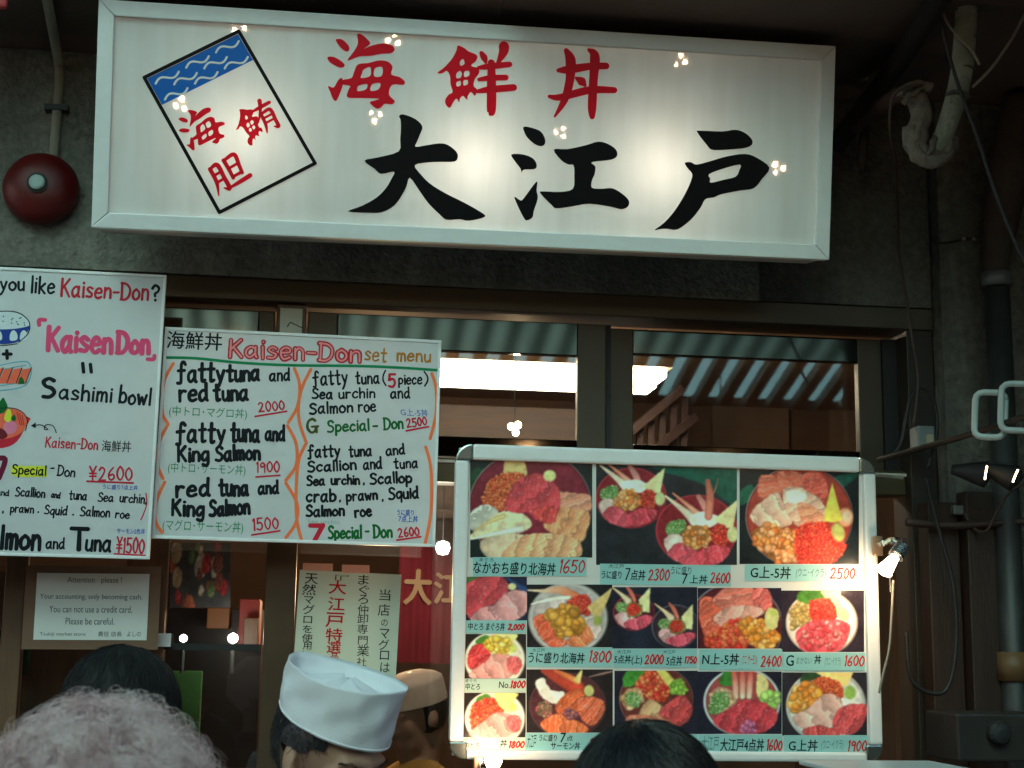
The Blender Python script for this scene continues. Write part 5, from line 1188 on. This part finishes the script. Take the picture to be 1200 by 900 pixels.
# clusters of three warm bulbs hanging across the alley; the sign face and the windows mirror them
M_WARM = emit('warm_bulb', (1, .66, .36), 190)
nrm = sg.n
for i, (px, py, t_) in enumerate(((280,31,4.6),(461,47,4.9),(440,136,5.2),(797,71,4.8),(657,155,5.6),(912,197,5.3),(212,122,5.0))):
    P_ = sg.hit(px, py); d = (P_-CAM).normalized(); r_ = d-nrm*2*d.dot(nrm); C_ = P_+r_*t_
    t = thing('bulb_cluster', 'cluster of three warm bulbs hanging across the alley behind the viewer', 'lamp', C_, 'bulb clusters across the alley')
    b = MB()
    for k in range(3):
        a_ = k*2.09+i*1.3+random.uniform(-.4,.4); q_ = C_+Vector((.031*math.cos(a_), .0, .031*math.sin(a_))); g_ = random.uniform(.7,1.25)
        b.lathe([(.001,-.012*g_),(.007*g_,-.009*g_),(.010*g_,0),(.007*g_,.009*g_),(.001,.012*g_)], Matrix.Translation(q_), 12)
    child(b, 'bulb', M_WARM, t)
    b = MB(); b.tube([C_+Vector((0,0,.05)), (C_.x, C_.y, rz(C_.y)-.15)], .006, 6); child(b, 'cord', M_DARK, t)

# ================================================================ things inside the shop
nq = Panel([(468,640),(534,642),(530,778),(464,776)], 4.75)
nb = thing('red_curtain', 'red shop curtain with pale brush characters hanging inside behind the paper poster', 'curtain', nq.M)
b = MB(); n = 24; vs = []; 
for i in range(n+1):
    for v in (nq.H/2, -nq.H/2): vs.append((-nq.W/2+nq.W*i/n, v, .006*math.sin(i*1.1)))
b.add(vs, [(2*i, 2*i+1, 2*i+3, 2*i+2) for i in range(n)]); b.build('cloth', mat('noren_red', (.26, .012, .02), .85, 0, 6, .3), nb, smooth=True)
nq.type(ink('noren_cream', (190,150,110), .8), '大', 474, 668, 505, 708, .009, bold=.03); nq.type(MATS['ink_noren_cream'], '江', 509, 672, 540, 707, .009, bold=.03); nq.flush(nb)
fq = Panel([(199,636),(270,636),(268,712),(197,712)], 4.42)
p = Print((199,636,270,712), 199, 636, 10.0, (60,60,62))
for k in range(26):
    x_, y_ = random.uniform(0,700), random.uniform(0,760); s_ = random.uniform(40,120); a_ = random.uniform(-1,1)
    p.fish([(x_-s_*.5,y_+s_*1.4),(x_-s_*.6,y_),(x_,y_-s_*1.2),(x_+s_*.6,y_-s_*.2),(x_+s_*.3,y_+s_*1.3)], random.choice([(170,40,45),(190,90,60),(200,170,130),(90,120,70),(160,50,50),(205,190,170),(120,60,50)]), a_, 40, .3)
fb = thing('food_poster', 'colourful red and green food poster behind the door glass', 'poster', fq.M)
b = MB(); b.box((-fq.W/2, -fq.H/2, -.003), (fq.W/2, fq.H/2, 0)); b.build('backing', M_DARK, fb); p.mesh(fq, fb, 'print', .001)
def ibox(name, label, cat, px0, py0, px1, py1, y, d, m, bevel=.003):
    a, c_ = at(px0, py0, y), at(px1, py1, y); b = MB(); b.box((a.x, y, c_.z), (c_.x, y+d, a.z)); o = b.build(name, m, bevel=bevel); tag(o, label, cat); return o
ibox('red_box', 'red cardboard box on the shelf behind the door glass', 'box', 281,702,303,756,4.62,.2,mat('box_red',(.35,.03,.025),.5))
ibox('picture_frame', 'small wooden picture frame leaning in front of the red box', 'frame', 286,724,302,756,4.55,.02,M_WOODM)
ibox('dark_cabinet', 'dark cabinet inside behind the door glass under the food poster', 'cabinet', 197,712,300,900,4.9,.3,mat('cabinet_dark',(.035,.02,.016),.35,0,5,.4))
ibox('crate', 'orange plastic crate on the dark cabinet', 'crate', 243,712,268,737,4.6,.14,mat('crate_orange',(.24,.085,.02),.5))
ibox('green_cloth', 'bright green apron hanging below the food poster', 'apron', 202,786,233,868,4.5,.03,mat('apron_green',(.03,.12,.018),.8,0,12,.5))
ibox('side_shelf', 'brown wooden shelf unit inside at the left edge', 'shelf', -90,668,140,930,4.95,.3,M_WOODM)
for k in range(6):
    p = at(-2+k*7, 745, 4.85); b = MB(); rr_ = .009+.002*(k % 2)
    b.lathe([(rr_,-.12),(rr_,.02),(rr_*.5,.05),(rr_*.45,.09)], Matrix.Translation(p), 12); o = b.build('bottle', [mat('bottle_brown',(.10,.035,.02),.2), mat('bottle_red',(.22,.02,.02),.3), mat('bottle_green',(.03,.07,.035),.2)][k % 3], smooth=True)
    tag(o, ['brown','red','dark green'][k % 3]+' bottle on the shelf at the left edge, '+('nearer the picture edge' if k < 3 else 'farther from the picture edge'), 'bottle', 'bottles on the inside shelf')
for k, (px, py, r_) in enumerate(((215,748,.012),(273,748,.016))):
    p = at(px, py, 4.45); b = MB(); b.lathe([(.001,-r_),(r_*.8,-r_*.6),(r_,0),(r_*.8,r_*.6),(.001,r_)], Matrix.Translation(p), 16)
    t = thing('table_lamp', ['small','larger'][k]+' white glowing globe lamp behind the door glass', 'lamp', p); child(b, 'globe', emit('white_globe', (1,.95,.88), 3), t, smooth=True)
    b = MB(); b.tube([p-Vector((0,0,r_)), p-Vector((0,0,.10))], .006, 8); child(b, 'stem', M_STEELP, t)
p = at(519, 642, 4.5); b = MB(); b.lathe([(.001,-.022),(.016,-.018),(.023,0),(.018,.016),(.001,.022)], Matrix.Translation(p), 16)
t = thing('globe_lamp', 'white glowing globe lamp in front of the red curtain', 'lamp', p); child(b, 'globe', MATS['white_globe'], t, smooth=True); b = MB(); b.tube([p+Vector((0,0,.02)), p+Vector((0,0,.35))], .0015, 6); child(b, 'cord', M_DARK, t)
p = at(603, 502, 4.9); b = MB()
t = thing('bulb_cluster', 'little cluster of warm bulbs added inside the shop where the window mirrors a lamp', 'lamp', p)  # bulbs added in place of a lamp mirrored in the window
for dx, dz in ((-.012,.006),(.012,.012),(.004,-.014)): b.lathe([(.001,-.013),(.009,-.009),(.012,0),(.009,.009),(.001,.013)], Matrix.Translation(p+Vector((dx,0,dz))), 12)
child(b, 'bulb', emit('reflection_bulb',(1,.76,.45),14), t); b = MB(); b.tube([p+Vector((0,0,.02)), (p.x,p.y,2.9)], .0012, 6); child(b, 'cord', M_DARK, t)
ld = bpy.data.lights.new('fill_light', 'POINT'); ld.energy = 6; ld.color = (1,.66,.36); ld.shadow_soft_size = .06  # unseen lamp added to brighten the lower interior
lo = bpy.data.objects.new('fill_light', ld); COL.objects.link(lo); lo.parent = t; lo.matrix_parent_inverse = t.matrix_world.inverted(); lo.location = at(440, 690, 5.2)

a_, c_ = at(178, 742, 4.19), at(200, 758, 4.19); b = MB(); b.box((a_.x, 4.188, c_.z), (c_.x, 4.19, a_.z)); o = b.build('tape_scrap', mat('tape_white', (.7,.72,.72), .5), bevel=.0005); tag(o, 'scrap of white tape on the door stile beside the cash-only notice', 'tape')
for t_, en in (((519,642,4.5), 1.6), ((273,748,4.45), .45)):
    ld = bpy.data.lights.new('globe_light', 'POINT'); ld.energy = en; ld.color = (1,.9,.78); ld.shadow_soft_size = .03
    lo = bpy.data.objects.new('globe_light', ld); COL.objects.link(lo); lo.location = at(t_[0], t_[1], t_[2]-.06)
# more of the clutter on the right-hand pillar
wire('cable', 'thin black cable running straight down the pillar left of the grey pipe', [(1143,605,4.08),(1146,700,4.085),(1142,800,4.085),(1147,920,4.085)], .005, M_DARK)
wire('cable', 'brown cable sagging from the silver junction box to the grey pipe', [(1130,600,4.04),(1140,618,4.02),(1156,622,3.98),(1168,600,3.96),(1185,575,3.94),(1215,560,3.9)], .004, MATS['old_cord'])
wire('cable', 'black cable curling behind the rusty rail', [(1040,536,4.05),(1056,520,4.06),(1066,470,4.08),(1080,455,4.085),(1094,470,4.085),(1098,505,4.08),(1088,548,4.05)], .005, M_DARK)
wire('cable', 'thin grey cable crossing the pillar to the duct at the upper right', [(1085,286,4.09),(1110,284,4.09),(1135,279,4.09),(1160,276,4.06)], .003, M_CABLED)
b = MB()
for px in (1129, 1141, 1150): p = at(px, 280, 4.085); b.box(p-Vector((.005,.004,.004)), p+Vector((.005,.004,.004)))
child(b, 'clip', mat('clip_white', (.4,.42,.4), .5), bpy.data.objects['cable']) if 0 else tag(b.build('cable_clip', mat('clip_white', (.3,.32,.3), .5)), 'row of small pale cable clips on the pillar left of the duct', 'clip')
b = MB(); zz = Z(1172, 560, 4.02); b.box((q.x-.055, 3.975, zz-.012), (q.x+.055, 4.09, zz+.012)); child(b, 'pipe_clamp', mat('rusty_clamp', (.10,.06,.04), .7, .3, 30, .5), dp, bevel=.003) if False else None

# ================================================================ people
def ellipsoid(b, M, r, seg=24, rings=14):
    vs = []; fs = []
    for i in range(1, rings):
        th = math.pi*i/rings
        for k in range(seg):
            a = 2*math.pi*k/seg; vs.append(M @ Vector((r[0]*math.sin(th)*math.cos(a), r[1]*math.sin(th)*math.sin(a), r[2]*math.cos(th))))
    top = len(vs); vs.append(M @ Vector((0,0,r[2]))); bot = len(vs); vs.append(M @ Vector((0,0,-r[2])))
    for i in range(rings-2):
        for k in range(seg): fs.append((i*seg+k, (i+1)*seg+k, (i+1)*seg+(k+1)%seg, i*seg+(k+1)%seg))
    for k in range(seg): fs.append((top, k, (k+1)%seg)); fs.append((bot, (rings-2)*seg+(k+1)%seg, (rings-2)*seg+k))
    b.add(vs, fs)
def limbm(b, pts, rs):
    b.tube(pts, None, 16, smooth=False, rs=rs)
    for p_, r_ in zip(pts, rs): ellipsoid(b, Matrix.Translation(Vector(p_)), (r_, r_, r_), 16, 10)
def fuse(b, name, m, parent, vox):
    me = bpy.data.meshes.new('tmp'); me.from_pydata(b.v, [], b.f); o = bpy.data.objects.new('tmp', me); COL.objects.link(o)
    md = o.modifiers.new('r', 'REMESH'); md.mode = 'VOXEL'; md.voxel_size = vox; md.use_smooth_shade = True
    sm = o.modifiers.new('s', 'SMOOTH'); sm.iterations = 6; sm.factor = .5
    me2 = bpy.data.meshes.new_from_object(o.evaluated_get(bpy.context.evaluated_depsgraph_get())); bpy.data.objects.remove(o)
    me2.name = name; me2.shade_smooth(); me2.materials.clear(); me2.materials.append(m)
    o = bpy.data.objects.new(name, me2); COL.objects.link(o); o.parent = parent; o.matrix_parent_inverse = parent.matrix_world.inverted(); return o
def skin_mat():
    m = mat('skin', (.42, .235, .16), .5, 0, 25, .22, .08, 300); p_ = m.node_tree.nodes['Principled BSDF']
    p_.inputs['Subsurface Weight'].default_value = .12; p_.inputs['Subsurface Radius'].default_value = (.012,.005,.003); p_.inputs['Subsurface Scale'].default_value = 1.0; return m
M_SKIN = skin_mat()
M_HBLK = mat('hair_black', (.010,.0095,.011), .38)
def figure(label, C, face, bow, shoulder_drop, cloth, trousers, vox=.010, skull=.104, lean=Vector((0,0,0)), clothname='jacket'):
    """C: head centre; face: horizontal facing direction in degrees (0 = +x, -90 = towards the viewer); bow: head bowed forward"""
    Hm = Matrix.Translation(C) @ Matrix.Rotation(rad(face), 4, 'Z') @ Matrix.Rotation(rad(bow), 4, 'Y')
    Bm = Matrix.Translation(Vector((C.x, C.y, 0))-lean) @ Matrix.Rotation(rad(face), 4, 'Z')
    t = thing('person', label, 'person', Bm)
    T_ = lambda x, y, z: Hm @ Matrix.Translation(Vector((x, y, z)))
    b = MB()
    ellipsoid(b, T_(-.006,0,.028), (.098,.076,skull)); ellipsoid(b, T_(.032,0,-.058) @ Matrix.Rotation(rad(-18),4,'Y'), (.062,.056,.078))
    ellipsoid(b, T_(.060,.0,-.015), (.036,.060,.052)); ellipsoid(b, T_(.078,0,.020), (.022,.056,.015))
    limbm(b, [Hm @ Vector(q) for q in ((.090,0,.010),(.103,0,-.022),(.106,0,-.030))], [.011,.013,.013]); ellipsoid(b, T_(.094,.014,-.032), (.012,.009,.009)); ellipsoid(b, T_(.094,-.014,-.032), (.012,.009,.009))
    ellipsoid(b, T_(.088,0,-.066), (.012,.024,.007)); ellipsoid(b, T_(.086,0,-.076), (.012,.021,.008)); ellipsoid(b, T_(.074,0,-.112), (.020,.024,.018))
    for s_ in (-1, 1):
        R_ = Matrix.Rotation(rad(20*s_),4,'Z') @ Matrix.Rotation(rad(-12),4,'Y')
        ellipsoid(b, T_(-.014,.078*s_,-.008) @ R_, (.021,.008,.034)); ellipsoid(b, T_(-.006,.075*s_,-.022) @ R_, (.012,.010,.014))
        ellipsoid(b, T_(.058,.038*s_,-.030), (.024,.022,.024)); ellipsoid(b, T_(.079,.030*s_,.0005), (.011,.015,.009))
    zs = C.z-shoulder_drop; nk = Hm @ Vector((-.03,0,-.06)); B_ = lambda x, y, z: Bm @ Vector((x, y, z))
    base = B_(-.01,0,zs+.02); limbm(b, [nk, nk.lerp(base,.6), base], [.054,.056,.07])
    def torso(b, g):
        for z_, rx, ry in ((zs-.06,.10,.17),(zs-.18,.115,.165),(zs-.32,.11,.15),(zs-.44,.11,.145),(zs-.54,.115,.165)): ellipsoid(b, Matrix.Translation(B_(-.01,0,z_)) @ Bm.to_3x3().to_4x4(), (rx+g,ry+g,.13+g))
        for s_ in (-1, 1): limbm(b, [B_(-.01,.16*s_,zs-.035),B_(-.02,.225*s_,zs-.30),B_(.10,.20*s_,zs-.52)], [.058+g,.047+g,.036+g])
        limbm(b, [B_(-.01,-.15,zs-.03), B_(-.012,0,zs+.01), B_(-.01,.15,zs-.03)], [.055+g,.072+g,.055+g])
    torso(b, 0)
    for s_ in (-1, 1):
        zk = (zs-.55)*.53; limbm(b, [B_(0,.085*s_,zs-.55),B_(.01,.095*s_,zk),B_(-.01,.10*s_,.09)], [.085,.058,.042]); ellipsoid(b, Matrix.Translation(B_(.05,.10*s_,.045)) @ Bm.to_3x3().to_4x4(), (.13,.045,.044))
        h0 = B_(.13,.195*s_,zs-.555); ellipsoid(b, Matrix.Translation(h0), (.042,.03,.035))
        for k in range(4): limbm(b, [h0+Bm.to_3x3() @ Vector((.02,(-.024+.016*k)*1,-.01)), h0+Bm.to_3x3() @ Vector((.065-.006*abs(k-1.5),-.026+.017*k,-.022)), h0+Bm.to_3x3() @ Vector((.085-.008*abs(k-1.5),-.026+.017*k,-.05))], [.009,.008,.007])
        limbm(b, [h0+Bm.to_3x3() @ Vector((.0,-.025*s_,0)), h0+Bm.to_3x3() @ Vector((.045,-.045*s_,-.02))], [.011,.009])
    fuse(b, 'body', M_SKIN, t, vox)
    b = MB(); torso(b, .014); fuse(b, clothname, cloth, t, .012)
    b = MB()
    for s_ in (-1, 1): zk = (zs-.55)*.53; limbm(b, [B_(0,.085*s_,zs-.52),B_(.01,.095*s_,zk),B_(-.01,.10*s_,.10)], [.105,.075,.065])
    fuse(b, 'trousers', trousers, t, .014)
    return t, Hm, Bm, zs
def strands(name, parent, mats, lines, r0, r1=None):
    vs = []; fs = []; mi = []
    for pts, m_i in lines:
        pts = np.asarray(pts); n = len(pts); T = np.gradient(pts, axis=0); T /= np.maximum(np.linalg.norm(T, axis=1, keepdims=True), 1e-9)
        a = np.cross(T, np.array([.3,.5,.81])); a /= np.maximum(np.linalg.norm(a, axis=1, keepdims=True), 1e-9); c_ = np.cross(T, a)
        rr = np.linspace(r0, r1 or r0*.4, n)[:,None]; base = len(vs)*0+sum(1 for _ in ())
        ring_ = [pts+rr*(a*math.cos(q)+c_*math.sin(q)) for q in (0, 2.094, 4.189)]
        vs.append(np.stack(ring_, 1).reshape(-1, 3)); 
        o_ = strands.off; i_ = np.arange(n-1)[:,None]*3
        for k in range(3): fs.append(o_+np.concatenate([i_+k, i_+(k+1)%3, i_+3+(k+1)%3, i_+3+k], 1)); mi.append(np.full(n-1, m_i, np.int32))
        strands.off += n*3
    V = np.concatenate(vs).astype(np.float32); F = np.concatenate(fs).astype(np.int32); strands.off = 0
    me = bpy.data.meshes.new(name); me.vertices.add(len(V)); me.vertices.foreach_set('co', V.ravel()); me.loops.add(F.size); me.loops.foreach_set('vertex_index', F.ravel())
    me.polygons.add(len(F)); me.polygons.foreach_set('loop_start', np.arange(0, F.size, 4, dtype=np.int32)); me.update(calc_edges=True)
    for m_ in mats: me.materials.append(m_)
    me.polygons.foreach_set('material_index', np.concatenate(mi)); me.shade_smooth()
    o = bpy.data.objects.new(name, me); COL.objects.link(o); o.parent = parent; o.matrix_parent_inverse = parent.matrix_world.inverted(); return o
strands.off = 0
def short_hair(t, Hm, keep, rad_=(.104,.084,.113), n=2600, length=.045, seed=3, crown=(-.045,0,1), cen=(-.010,0,.028), m=M_HBLK, swirl=.25):
    """a cap of combed short hair: scalp shell plus strands; keep(x,y,z) says where hair grows"""
    rng = np.random.default_rng(seed); lines = []; cen = Vector(cen); cr_ = Vector(crown).normalized()
    b = MB(); seg, rg = 40, 26; vs = []; fs = []
    for i in range(rg+1):
        th = math.pi*i/rg
        for k in range(seg):
            a = 2*math.pi*k/seg; vs.append(cen+Vector((rad_[0]*math.sin(th)*math.cos(a), rad_[1]*math.sin(th)*math.sin(a), rad_[2]*math.cos(th))))
    for i in range(rg):
        for k in range(seg):
            q_ = (i*seg+k, (i+1)*seg+k, (i+1)*seg+(k+1)%seg, i*seg+(k+1)%seg); cc = sum((vs[j] for j in q_), Vector())/4
            if keep(*cc): fs.append(q_)
    b.add([Hm @ v for v in vs], fs); h = child(b, 'hair', m, t, smooth=True)
    while len(lines) < n:
        d = rng.normal(size=3); d /= np.linalg.norm(d); p_ = Vector(d); p0 = cen+Vector((p_.x*rad_[0], p_.y*rad_[1], p_.z*rad_[2]))
        if not keep(*p0): continue
        pts = []; q = p_.copy()
        away = (q-cr_*q.dot(cr_)); away = away.normalized() if away.length > 1e-3 else Vector((1,0,0)); fl = (away+q.cross(away)*swirl*rng.uniform(.5,1.5)-cr_*.25+Vector(rng.normal(size=3))*.16)
        ll = length*rng.uniform(.6,1.2); st = ll/5/.095; lift = rng.uniform(.0,.006)
        for k in range(6):
            e = cen+Vector((q.x*(rad_[0]+lift*k/5+.002), q.y*(rad_[1]+lift*k/5+.002), q.z*(rad_[2]+lift*k/5+.002))); pts.append(Hm @ e)
            q = (q+(fl-q*fl.dot(q))*st).normalized()
        lines.append(([tuple(x) for x in pts], 0))
    strands('hair_strands', h, [m], lines, .0007)
    return h
M_JKT = mat('jacket_black', (.008,.008,.009), .85, 0, 12, .4); M_TRS = mat('trousers_dark', (.02,.02,.025), .85); M_CHEFW = mat('chef_white', (.55,.57,.57), .8, 0, 9, .08)

# the chef in the tall white hat, in front of the shop
Hd = Matrix.Rotation(rad(-45), 4, 'Z') @ Matrix.Rotation(rad(17), 4, 'Y')
C = at(395, 845, 2.62) - Hd @ Vector((0,0,.062))
t, Hm, Bm, zs = figure('person in a white cook hat with short black hair, head bowed, before the paper poster', C, -45, 17, .235, M_CHEFW, M_TRS, .005, skull=.076, lean=Vector((.06,-.06,0)), clothname='chef_coat')
short_hair(t, Hm, lambda x, y, z: ((x < .030-.25*abs(z-.03) and z > -.055-.5*(x+.02) and not (abs(y) > .05 and x > -.035 and z < .012 and x < .02)) or (x < .046 and z > .026)) and z < .085, n=1500, length=.02, crown=(-.02,0,1))
b = MB(); seg, rows = 64, 22; vs = []; fs = []
def hatp(a, v, inner=0):
    # v 0 bottom .. 1 rim; a angle from the front
    rx = .108+.005*v-inner; ry = .091+.006*v-inner
    h = .056+.090*v - .012*math.cos(a)*(1-v) 
    w_ = .0016*math.sin(3*a+5*v)+.0013*math.sin(7*a-9*v+1)+.001*math.sin(13*a+3)+.0022*mnoise.noise(Vector((math.cos(a)*1.3,math.sin(a)*1.3,v*1.5)))
    f = 1+(w_/rx)*(1.2-.6*abs(v-.5)*2 if inner == 0 else 1)
    return Vector((rx*f*math.cos(a)-.004, ry*f*math.sin(a), h+.003*math.sin(2*a+.6)*v+.002*mnoise.noise(Vector((math.cos(a)*1.5,math.sin(a)*1.5,9)))*v))
for i in range(rows+1):
    for k in range(seg): vs.append(hatp(2*math.pi*k/seg, i/rows))
for i in range(8):                                   # folded down inside, towards the puckered crown
    f = (i+1)/8
    for k in range(seg):
        a = 2*math.pi*k/seg; p_ = hatp(a, 1, .004+.007*f)
        sh = 1-.90*max(0,(f-.30)/.70); dep = .032*min(1, f*2.6)
        puck = (.010*mnoise.noise(Vector((math.cos(a)*2.2, math.sin(a)*2.2, 4.0)))+.006*math.sin(5*a+f*4))*min(1,f*2)
        vs.append(Vector((p_.x*sh, p_.y*sh, p_.z-dep+.024*max(0,f-.45)*1.8+puck*.55)))
R0 = rows+1+8
for i in range(R0-1):
    for k in range(seg): fs.append((i*seg+k, i*seg+(k+1)%seg, (i+1)*seg+(k+1)%seg, (i+1)*seg+k))
fs.append(tuple((R0-1)*seg+k for k in range(seg)))
b.add([Hm @ v for v in vs], fs); hat = child(b, 'cook_hat', mat('hat_cotton', (.74,.74,.78), .85, 0, 30, .05, .12, 400), t, smooth=True)
b = MB(); q = [Hm @ (hatp(2*math.pi*k/seg, .03)*1.004) for k in range(seg+1)]; b.tube(q, .0016, 6, smooth=False); child(b, 'hem', MATS['hat_cotton'], hat, smooth=True)
for s_ in (-1, 1):
    ln = []
    for k in range(70):
        f = random.random(); x0 = Vector((.089-.016*f*f, (.018+.036*f)*s_, .012+.007*math.sin(f*2.6)+random.uniform(-.003,.003))); ln.append(([tuple(Hm @ (x0+Vector((.004,0,0))+Vector((.001*j,.0025*j*s_,.0007*j)))) for j in range(4)], 0))
    strands('eyebrow', t, [M_HBLK], ln, .0008)
    b = MB(); b.tube([Hm @ Vector((.088-.006*abs(f-.4), (.018+.03*f)*s_, -.004-.003*math.sin(f*3.1))) for f in (0,.25,.5,.75,1)], .0018, 6); child(b, 'eye', M_HBLK, t)

# man with short black hair, seen from behind
C = at(757, 982, 1.85); R_ = .0905
t, Hm, Bm, zs = figure('person with short black hair seen from behind in front of the food photo board', C-Vector((0,0,.0)), 90, 8, .235, M_JKT, M_TRS, .010)
short_hair(t, Hm, lambda x, y, z: z > -.06 and x < .09, rad_=(.108,.0945,.1125), n=6000, length=.07, seed=11, crown=(-.30,.18,1), cen=(-.006,0,.028), swirl=.5)

# woman with grey permed hair
C = at(114, 972, 1.66)
t, Hm, Bm, zs = figure('person with fluffy grey permed hair seen from behind at the bottom left', C-Vector((0,.0,.03)), 90, 5, .235, mat('coat_plum', (.07,.03,.045), .85, 0, 10, .3), M_TRS, .012)
M_G = [mat('hair_grey_highlight', (.97,.82,.81), .6), mat('hair_grey_mid', (.84,.60,.62), .6), mat('hair_grey_shaded', (.34,.19,.22), .6)]
for m_ in M_G:
    nt_ = m_.node_tree; p_ = nt_.nodes['Principled BSDF']; tl_ = nt_.nodes.new('ShaderNodeBsdfTranslucent'); tl_.inputs[0].default_value = p_.inputs['Base Color'].default_value
    mx_ = nt_.nodes.new('ShaderNodeMixShader'); mx_.inputs[0].default_value = .2; nt_.links.new(p_.outputs[0], mx_.inputs[1]); nt_.links.new(tl_.outputs[0], mx_.inputs[2]); nt_.links.new(mx_.outputs[0], nt_.nodes['Material Output'].inputs[0])
b = MB(); n_ = 48; 
ellipsoid(b, Matrix.Translation(C), (.118,.111,.117), n_, 28)
b.v = [tuple(Vector(v)+(Vector(v)-C).normalized()*.016*mnoise.noise(((Vector(v)-C).normalized())*8.0)) for v in b.v]
h = child(b, 'hair', M_G[1], t, smooth=True)
rng = np.random.default_rng(5); lines = []
while len(lines) < 30000:
    d = rng.normal(size=3); d /= np.linalg.norm(d)
    if d[2] < -.25 or d[1] > .6: continue
    n = d; lump = mnoise.noise(Vector(d*4.5))
    tdir = np.cross(n, np.array([math.sin(lump*6), math.cos(lump*6), .4])); tdir /= np.linalg.norm(tdir)+1e-9; bn = np.cross(n, tdir)
    r_ = .110+.020*mnoise.noise(Vector(d*8.0))+rng.uniform(0,.007); p0 = np.array(C)+d*r_*np.array([1.0,1,1.02]); ph = rng.uniform(0,6.28); cr_ = rng.uniform(.003,.0085); L_ = rng.uniform(.02,.055)
    if rng.random() < .09: L_ *= 1.7; cr_ *= 1.6; p0 = p0+d*rng.uniform(.004,.016)
    u = np.linspace(0,1,13)[:,None]; turns = rng.uniform(.6,1.5)
    pts = p0+tdir*(u-.5)*L_+bn*np.sin(u*6.28*turns+ph)*cr_+n*(np.cos(u*6.28*turns+ph)*cr_*.8+.004)-n*((u-.5)**2)*L_*L_*4
    mi_ = int(np.clip(round(.75-1.5*mnoise.noise(Vector(d*8.0))-lump*1.3+rng.normal()*.5), 0, 2)); lines.append((pts, mi_))  # light strands on lumps, dark in hollows: highlight and shade as colour
strands('hair_strands', h, M_G, lines, .00027)

# somebody in a dark jacket stooping by the door, and the second cook inside
C = at(142, 836, 3.3)
t, Hm, Bm, zs = figure('person with shaggy dark hair and black jacket by the door behind the grey haired head', C, 60, 25, .13, M_JKT, M_TRS, .012, lean=Vector((.05,0,0)))
short_hair(t, Hm, lambda x, y, z: x < .06 or z > .03, rad_=(.125,.118,.118), n=2200, length=.09, seed=21, crown=(.1,.0,1), cen=(-.01,0,.02), swirl=.8, m=mat('hair_dull', (.008,.007,.008), .75))
M_MUST = mat('jacket_mustard', (.40,.20,.03), .8, 0, 10, .3)
C = at(488, 838, 4.75)
t, Hm, Bm, zs = figure('second person in a tan cook cap and mustard jacket inside behind the window', C, -150, 14, .21, M_MUST, M_TRS, .009)
short_hair(t, Hm, lambda x, y, z: x < .02 and z > -.06, n=300, length=.03, rad_=(.103,.082,.108))
b = MB(); seg = 40; vs = []; fs = []
for i in range(9):
    v = i/8
    for k in range(seg): a = 2*math.pi*k/seg; f_ = 1+.015*math.sin(5*a+v*3); sh = 1 if v < .7 else 1-((v-.7)/.3)**2*.55; vs.append(Vector(((.108-.006*v)*f_*sh*math.cos(a)-.004, (.089-.004*v)*f_*sh*math.sin(a), .035+.10*v)))
for i in range(8):
    for k in range(seg): fs.append((i*seg+k, i*seg+(k+1)%seg, (i+1)*seg+(k+1)%seg, (i+1)*seg+k))
fs.append(tuple(8*seg+k for k in range(seg)))
b.add([Hm @ v for v in vs], fs); child(b, 'cook_cap', mat('cap_tan', (.55,.42,.33), .85, 0, 12, .15), t, smooth=True)
